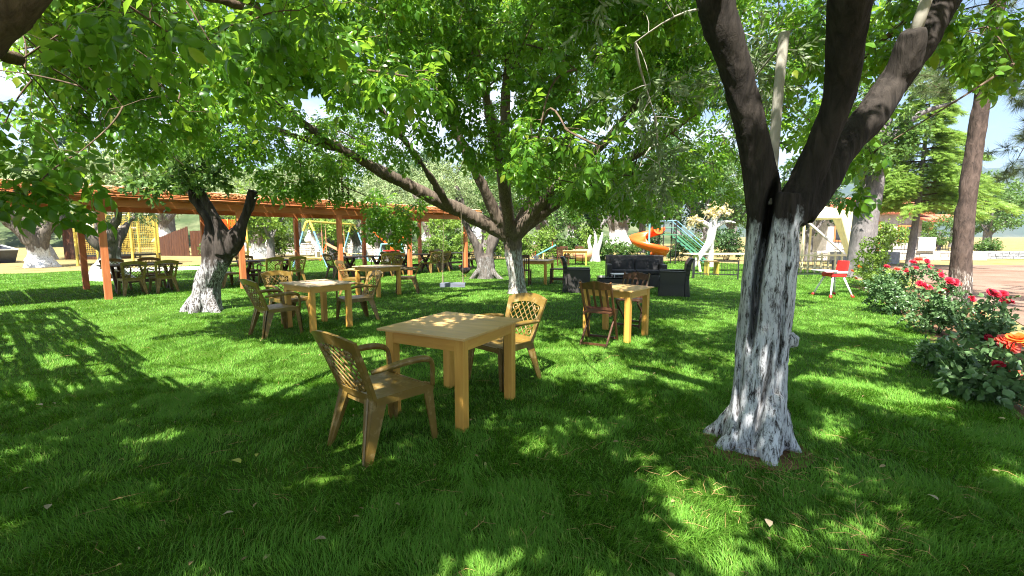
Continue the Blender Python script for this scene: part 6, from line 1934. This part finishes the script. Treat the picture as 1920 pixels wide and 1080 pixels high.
for V_, F_ in ROSE_TPL:
    me_ = fast_mesh('rose_sprig', V_, F_); me_.materials.append(LEAF_ROSE); ROSE_MESH.append(me_)
def rb(loc, pts):
    """blooms from places in the photograph at the bush's own depth, jittered in depth"""
    out = []
    for i, (px, py, kind, s) in enumerate(pts):
        Y = loc[1] + random.uniform(-.25, .15)
        b = px_blob(px, py, Y, 1, 1)
        out.append((b[0] - loc[0], b[1] - loc[1], max(.2, b[2]), kind, s))
    return out
l1 = (7.45, 8.75, 0)
rose_bush('large dark leaved rose bush with crimson blooms left of the pine trunk', l1, 1.02, .85, 430, rb(l1, [(1722, 487, 'coral', 1.35), (1712, 492, 'red', 1.2), (1738, 490, 'red', 1.1), (1715, 503, 'red', 1.2), (1698, 507, 'red', 1.2), (1706, 513, 'red', 1.2), (1682, 505, 'coral', 1.1), (1663, 500, 'red', 1.0), (1733, 536, 'red', 1.4), (1742, 540, 'red', 1.3), (1724, 532, 'red', 1.2), (1762, 510, 'red', 1.1), (1765, 516, 'red', 1.0), (1745, 500, 'red', 1.0), (1660, 562, 'coral', 1.0), (1676, 566, 'coral', .9)]), 151)
l2 = (6.55, 6.9, 0)
rose_bush('dark leaved rose bush with deep pink blooms in front of the pine foot', l2, .82, .68, 340, rb(l2, [(1780, 527, 'red', 1.3), (1790, 530, 'red', 1.2), (1796, 532, 'coral', 1.2), (1772, 545, 'red', 1.1), (1764, 548, 'red', 1.0), (1822, 560, 'red', 1.1), (1828, 588, 'red', 1.2), (1835, 590, 'red', 1.1), (1816, 582, 'red', 1.1), (1745, 566, 'coral', .9)]), 152)
l3 = (5.75, 5.5, 0)
rose_bush('leggy rose bush with pink blooms held over the path', l3, .70, .45, 170, rb(l3, [(1858, 549, 'red', 1.1), (1866, 552, 'red', 1.1), (1880, 551, 'red', 1.0), (1885, 565, 'red', 1.1), (1893, 567, 'red', 1.0), (1853, 634, 'red', 1.0)]), 153)
l4 = (4.22, 4.02, 0)
rose_bush('nearest low rose bush with big coral and orange blooms', l4, .52, .42, 230, rb(l4, [(1884, 640, 'coral', 1.35), (1896, 648, 'coral', 1.45), (1906, 636, 'orange', 1.4), (1915, 642, 'orange', 1.3), (1880, 652, 'coral', 1.2), (1888, 688, 'orange', 1.35), (1897, 694, 'coral', 1.35), (1880, 690, 'coral', 1.2), (1872, 684, 'red', .9)]), 154, scl=(.9, 1.5))
l5 = (4.75, 4.9, 0)
rose_bush('low sprawling rose bush without blooms between the nearest and the pink one', l5, .42, .42, 210, [], 155, scl=(.8, 1.3))
l6 = (10.6, 13.2, 0)
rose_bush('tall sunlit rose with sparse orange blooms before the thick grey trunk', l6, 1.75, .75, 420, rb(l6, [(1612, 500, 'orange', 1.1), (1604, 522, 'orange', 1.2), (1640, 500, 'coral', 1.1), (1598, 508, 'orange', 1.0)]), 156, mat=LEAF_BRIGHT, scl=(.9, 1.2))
l7 = (9.2, 11.2, 0)
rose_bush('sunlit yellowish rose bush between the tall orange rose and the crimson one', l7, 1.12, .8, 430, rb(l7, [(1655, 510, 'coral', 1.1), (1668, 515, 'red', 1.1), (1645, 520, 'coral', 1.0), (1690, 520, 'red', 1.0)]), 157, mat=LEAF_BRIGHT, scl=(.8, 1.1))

# ------------------------------------------------------------------ hills
def hill(name, pts, width, mat, seed, amp=.12, n=60):
    """ridge: list of (x, y, height); a rounded ridge mesh with broken outline."""
    vs, fs = [], []
    sp = smooth_path(pts, max(2, n // (len(pts) - 1)))
    m = 13
    for i, p in enumerate(sp):
        for k in range(m):
            t = -1 + 2 * k / (m - 1)
            hgt = p[2] * (math.cos(t * math.pi / 2) ** 1.3)
            q = vnoise(np.array([[i * .35, k * .6, seed]]), seed)[0] + .5 * vnoise(np.array([[i * .9, k * 1.3, seed]]), seed + 1)[0]
            vs.append((p[0], p[1] + t * width, max(-.5, hgt * (1 + amp * (q - .75) * 2)) - (.4 if abs(t) > .99 else 0)))
    for i in range(len(sp) - 1):
        for k in range(m - 1):
            a = i * m + k
            fs.append((a, a + 1, a + m + 1, a + m))
    return tag(MB().add(vs, fs).build(name, mat, None, smooth=True), kind='structure')
HILLG = ground_material('wooded_hill', [(.35, (.035, .06, .02)), (.5, (.07, .10, .04)), (.66, (.16, .17, .09))], .12, .6)
MOUNT = ground_material('wooded_mountain', [(.35, (.035, .055, .025)), (.5, (.055, .08, .035)), (.66, (.10, .11, .06))], .006, .03)
hill('hill', [(-190, 110, 14), (-110, 115, 20), (-60, 120, 17), (-20, 125, 11), (15, 135, 9), (45, 150, 3)], 55, HILLG, 5)
hill('mountain', [(380, 1400, 30), (800, 1450, 110), (1250, 1500, 165), (1700, 1550, 215), (2300, 1600, 260)], 400, MOUNT, 8, .25, 90)
hill('mountain', [(150, 2500, 40), (1000, 2500, 190), (1750, 2550, 300), (2600, 2600, 350), (3600, 2700, 380)], 600, MOUNT, 9, .25, 90)

# ------------------------------------------------------------------ grass
def inside(poly, X, Y):
    res = np.zeros(len(X), bool); n = len(poly); j = n - 1
    for i in range(n):
        xi, yi = poly[i]; xj, yj = poly[j]
        c = ((yi > Y) != (yj > Y)) & (X < (xj - xi) * (Y - yi) / ((yj - yi) + 1e-12) + xi)
        res ^= c; j = i
    return res

def blades(y0, y1, dens, wid, hgt, seg, seed, half=1.22, extra=1.0):
    g = np.random.default_rng(seed)
    area = 0.5 * ((2 * half * y0 + 2 * extra) + (2 * half * y1 + 2 * extra)) * (y1 - y0)
    n = int(area * dens)
    Y = np.sqrt(g.uniform(y0 ** 2, y1 ** 2, n)); X = g.uniform(-1, 1, n) * (half * Y + extra)
    ok = inside(LAWN_EDGE, X, Y)
    for tx, ty, tr in ((1.77, 3.1, .2), (.11, 11.95, .3), (-6.2, 9.15, .34), (-.95, 16.2, .45)):
        dq = np.sqrt((X - tx) ** 2 + (Y - ty) ** 2)
        ok &= (dq > tr) & (g.random(n) < .35 + (dq - tr) / (1.0 * tr + .1))
    # worn, thinner patches
    tn = vnoise(np.stack([X * .7, Y * .7, np.full(n, 3.1)], 1), 91)
    ok &= g.random(n) < .35 + .9 * tn
    X, Y = X[ok], Y[ok]; n = len(X)
    pn = vnoise(np.stack([X * 5.5, Y * 5.5, np.zeros(n)], 1), 92); pm = vnoise(np.stack([X * 1.3, Y * 1.3, np.full(n, 9.)], 1), 93)
    ang = pm * 11 + pn * 5 + g.normal(0, .9, n)
    H = hgt * (0.55 + .75 * pn) * g.uniform(.6, 1.35, n)
    lean = g.uniform(.25, 1.15, n)
    W = wid * g.uniform(.7, 1.3, n)
    d = np.stack([np.cos(ang), np.sin(ang)], 1)
    sa = ang + np.pi / 2 + g.normal(0, .5, n)
    s = np.stack([np.cos(sa), np.sin(sa)], 1)
    B = np.stack([X, Y, np.full(n, .002)], 1)
    def P(t, wf):
        c = B.copy()
        c[:, :2] += d * (H * lean * t ** 1.7)[:, None]
        c[:, 2] += H * (t - .35 * lean * t ** 2.2)
        o = np.concatenate([s * (W * wf / 2)[:, None], np.zeros((n, 1))], 1)
        return c - o, c + o
    if seg == 2:
        a, b = P(0, 1); c, e = P(.55, .8); t_, _ = P(1, 0)
        V = np.stack([a, b, c, e, t_], 1).reshape(-1, 3)
        F = (np.array([(0, 1, 3), (0, 3, 2), (2, 3, 4)])[None] + (np.arange(n) * 5)[:, None, None]).reshape(-1, 3)
    else:
        a, b = P(0, 1); t_, _ = P(1, 0)
        V = np.stack([a, b, t_], 1).reshape(-1, 3)
        F = (np.arange(n) * 3)[:, None] + np.array([0, 1, 2])[None]
    return V, F
gv, gf, gb = [], [], 0
for args in ((1.0, 2.6, 16000, .0034, .056, 2, 1), (2.6, 4.6, 9000, .0045, .052, 2, 2), (4.6, 8.0, 3400, .0068, .050, 1, 3), (8.0, 14.0, 950, .013, .052, 1, 4), (14.0, 22.0, 300, .02, .05, 1, 5), (22, 31, 110, .032, .05, 1, 6)):
    V, F = blades(*args)
    gv.append(V); gf.append(F + gb); gb += len(V)
print('grass triangles', sum(len(f) for f in gf))
tag(link('grass', fast_mesh('grass', np.concatenate(gv), np.concatenate(gf)), GRASS), 'shaggy green lawn grass under the trees', 'grass', kind='stuff')

# dry needles and twigs lying in the lawn
STRAW = M_plain('straw', (.36, .22, .09), .7, .35, 15)
m = MB(); r = random.Random(4)
for i in range(520):
    y = 1.2 + 5 * r.random() ** 1.6; x = r.uniform(-1.1, 1.1) * y
    if r.random() < .45: x, y = 1.6 + r.gauss(0, .55), 2.5 + r.gauss(0, .5)
    if y < 1.1: continue
    a = r.uniform(0, 6.28); ln = r.uniform(.04, .16); z = r.uniform(.03, .055)
    b = r.uniform(-.03, .03)
    p0, p2 = Vector((x, y, z)), Vector((x + ln * math.cos(a), y + ln * math.sin(a), z + r.uniform(-.015, .02)))
    m.tube([p0, p0.lerp(p2, .5) + Vector((-math.sin(a) * b, math.cos(a) * b, .008)), p2], [.0011, .0011, .0007], 3, cap=False)
tag(m.build('dry_needles', STRAW), 'dry straw coloured needles and bits of twig strewn over the lawn', 'dry needles', kind='stuff')

V_, F_ = leaflet(.07, .03, .4, .25, True)
n_ = 170
yy = 1.2 + 7.5 * rng.random(n_) ** 1.4; xx = rng.uniform(-1.15, 1.15, n_) * yy
ok_ = inside(LAWN_EDGE, xx, yy); n_ = int(ok_.sum())
P_ = np.stack([xx[ok_], yy[ok_], rng.uniform(.025, .05, n_)], 1)
D_ = unit_dirs(n_); D_[:, 2] *= .25; N_l = unit_dirs(n_) * .5; N_l[:, 2] += 1
tag(link('leaf_litter', scatter_mesh('leaf_litter', [(V_, F_)], P_, frames(D_, N_l), rng.uniform(.25, .7, n_)), M_leaf('litter_leaf', (.20, .13, .06), (.46, .40, .20), (.4, .3, .1), .6, .15)), 'small dry leaves scattered through the lawn', 'leaf litter', kind='stuff')

def fallen(label, px, py, mat, scale, yaw, seed):
    V, F = leaflet(.10, .055, .35, .2, True)
    me = fast_mesh('fallen_leaf', V, F)
    g = ground_at(px, py, .05)
    o = link('fallen_leaf', me, mat); o.location = g; o.rotation_euler = (R(12), R(8), R(yaw)); o.scale = (scale,) * 3
    tag(o, label, 'leaf', 'leaves fallen on the lawn')
LEAF_YEL = M_leaf('yellowed_leaf', (.42, .40, .06), (.60, .62, .10), (.6, .6, .1), .4, .3)
LEAF_DRY = M_leaf('dried_leaf', (.34, .27, .17), (.50, .42, .30), (.5, .4, .2), .6, .2)
fallen('large yellow green fallen leaf lying left of the nearest chair', 452, 868, LEAF_YEL, .95, 70, 1)
fallen('small yellow fallen leaf just above the larger one', 480, 856, LEAF_YEL, .45, 20, 2)
fallen('orange tinted fallen leaf in the striped shade at the left', 80, 760, LEAF_DRY, .7, 80, 3)
fallen('pale dry fallen leaf below the large yellow one', 439, 960, LEAF_DRY, .55, 120, 4)
fallen('pale dry fallen leaf in the lower left corner of the lawn', 88, 955, LEAF_DRY, .6, 40, 5)
fallen('grey fallen leaf near the bottom edge right of the yellow leaf', 612, 1010, LEAF_DRY, .6, 100, 6)
fallen('pale fallen leaf below the forked olive roots', 1443, 988, LEAF_DRY, .7, -20, 7)
fallen('curled brown fallen leaf at the lower right of the olive', 1760, 938, LEAF_DRY, .6, 10, 8)
fallen('pink fallen rose petal near the bottom right', 1630, 1045, ROSE_RED, .35, 60, 9)
bpy.context.view_layer.update()

# ------------------------------------------------------------------ air
m = MB(); m.box((0, 0, 230), (9400, 9400, 462))
hz = m.build('haze', None)
mh = bpy.data.materials.new('haze'); mh.use_nodes = True
th = mh.node_tree; th.nodes.remove(th.nodes['Principled BSDF'])
pv = th.nodes.new('ShaderNodeVolumePrincipled')
pv.inputs['Color'].default_value = (.50, .68, .96, 1); pv.inputs['Density'].default_value = 0.00026; pv.inputs['Anisotropy'].default_value = 0.2
th.links.new(pv.outputs[0], th.nodes['Material Output'].inputs['Volume'])
hz.data.materials.append(mh)
tag(hz, 'thin blue air between the garden and the far mountains', 'haze', kind='stuff')
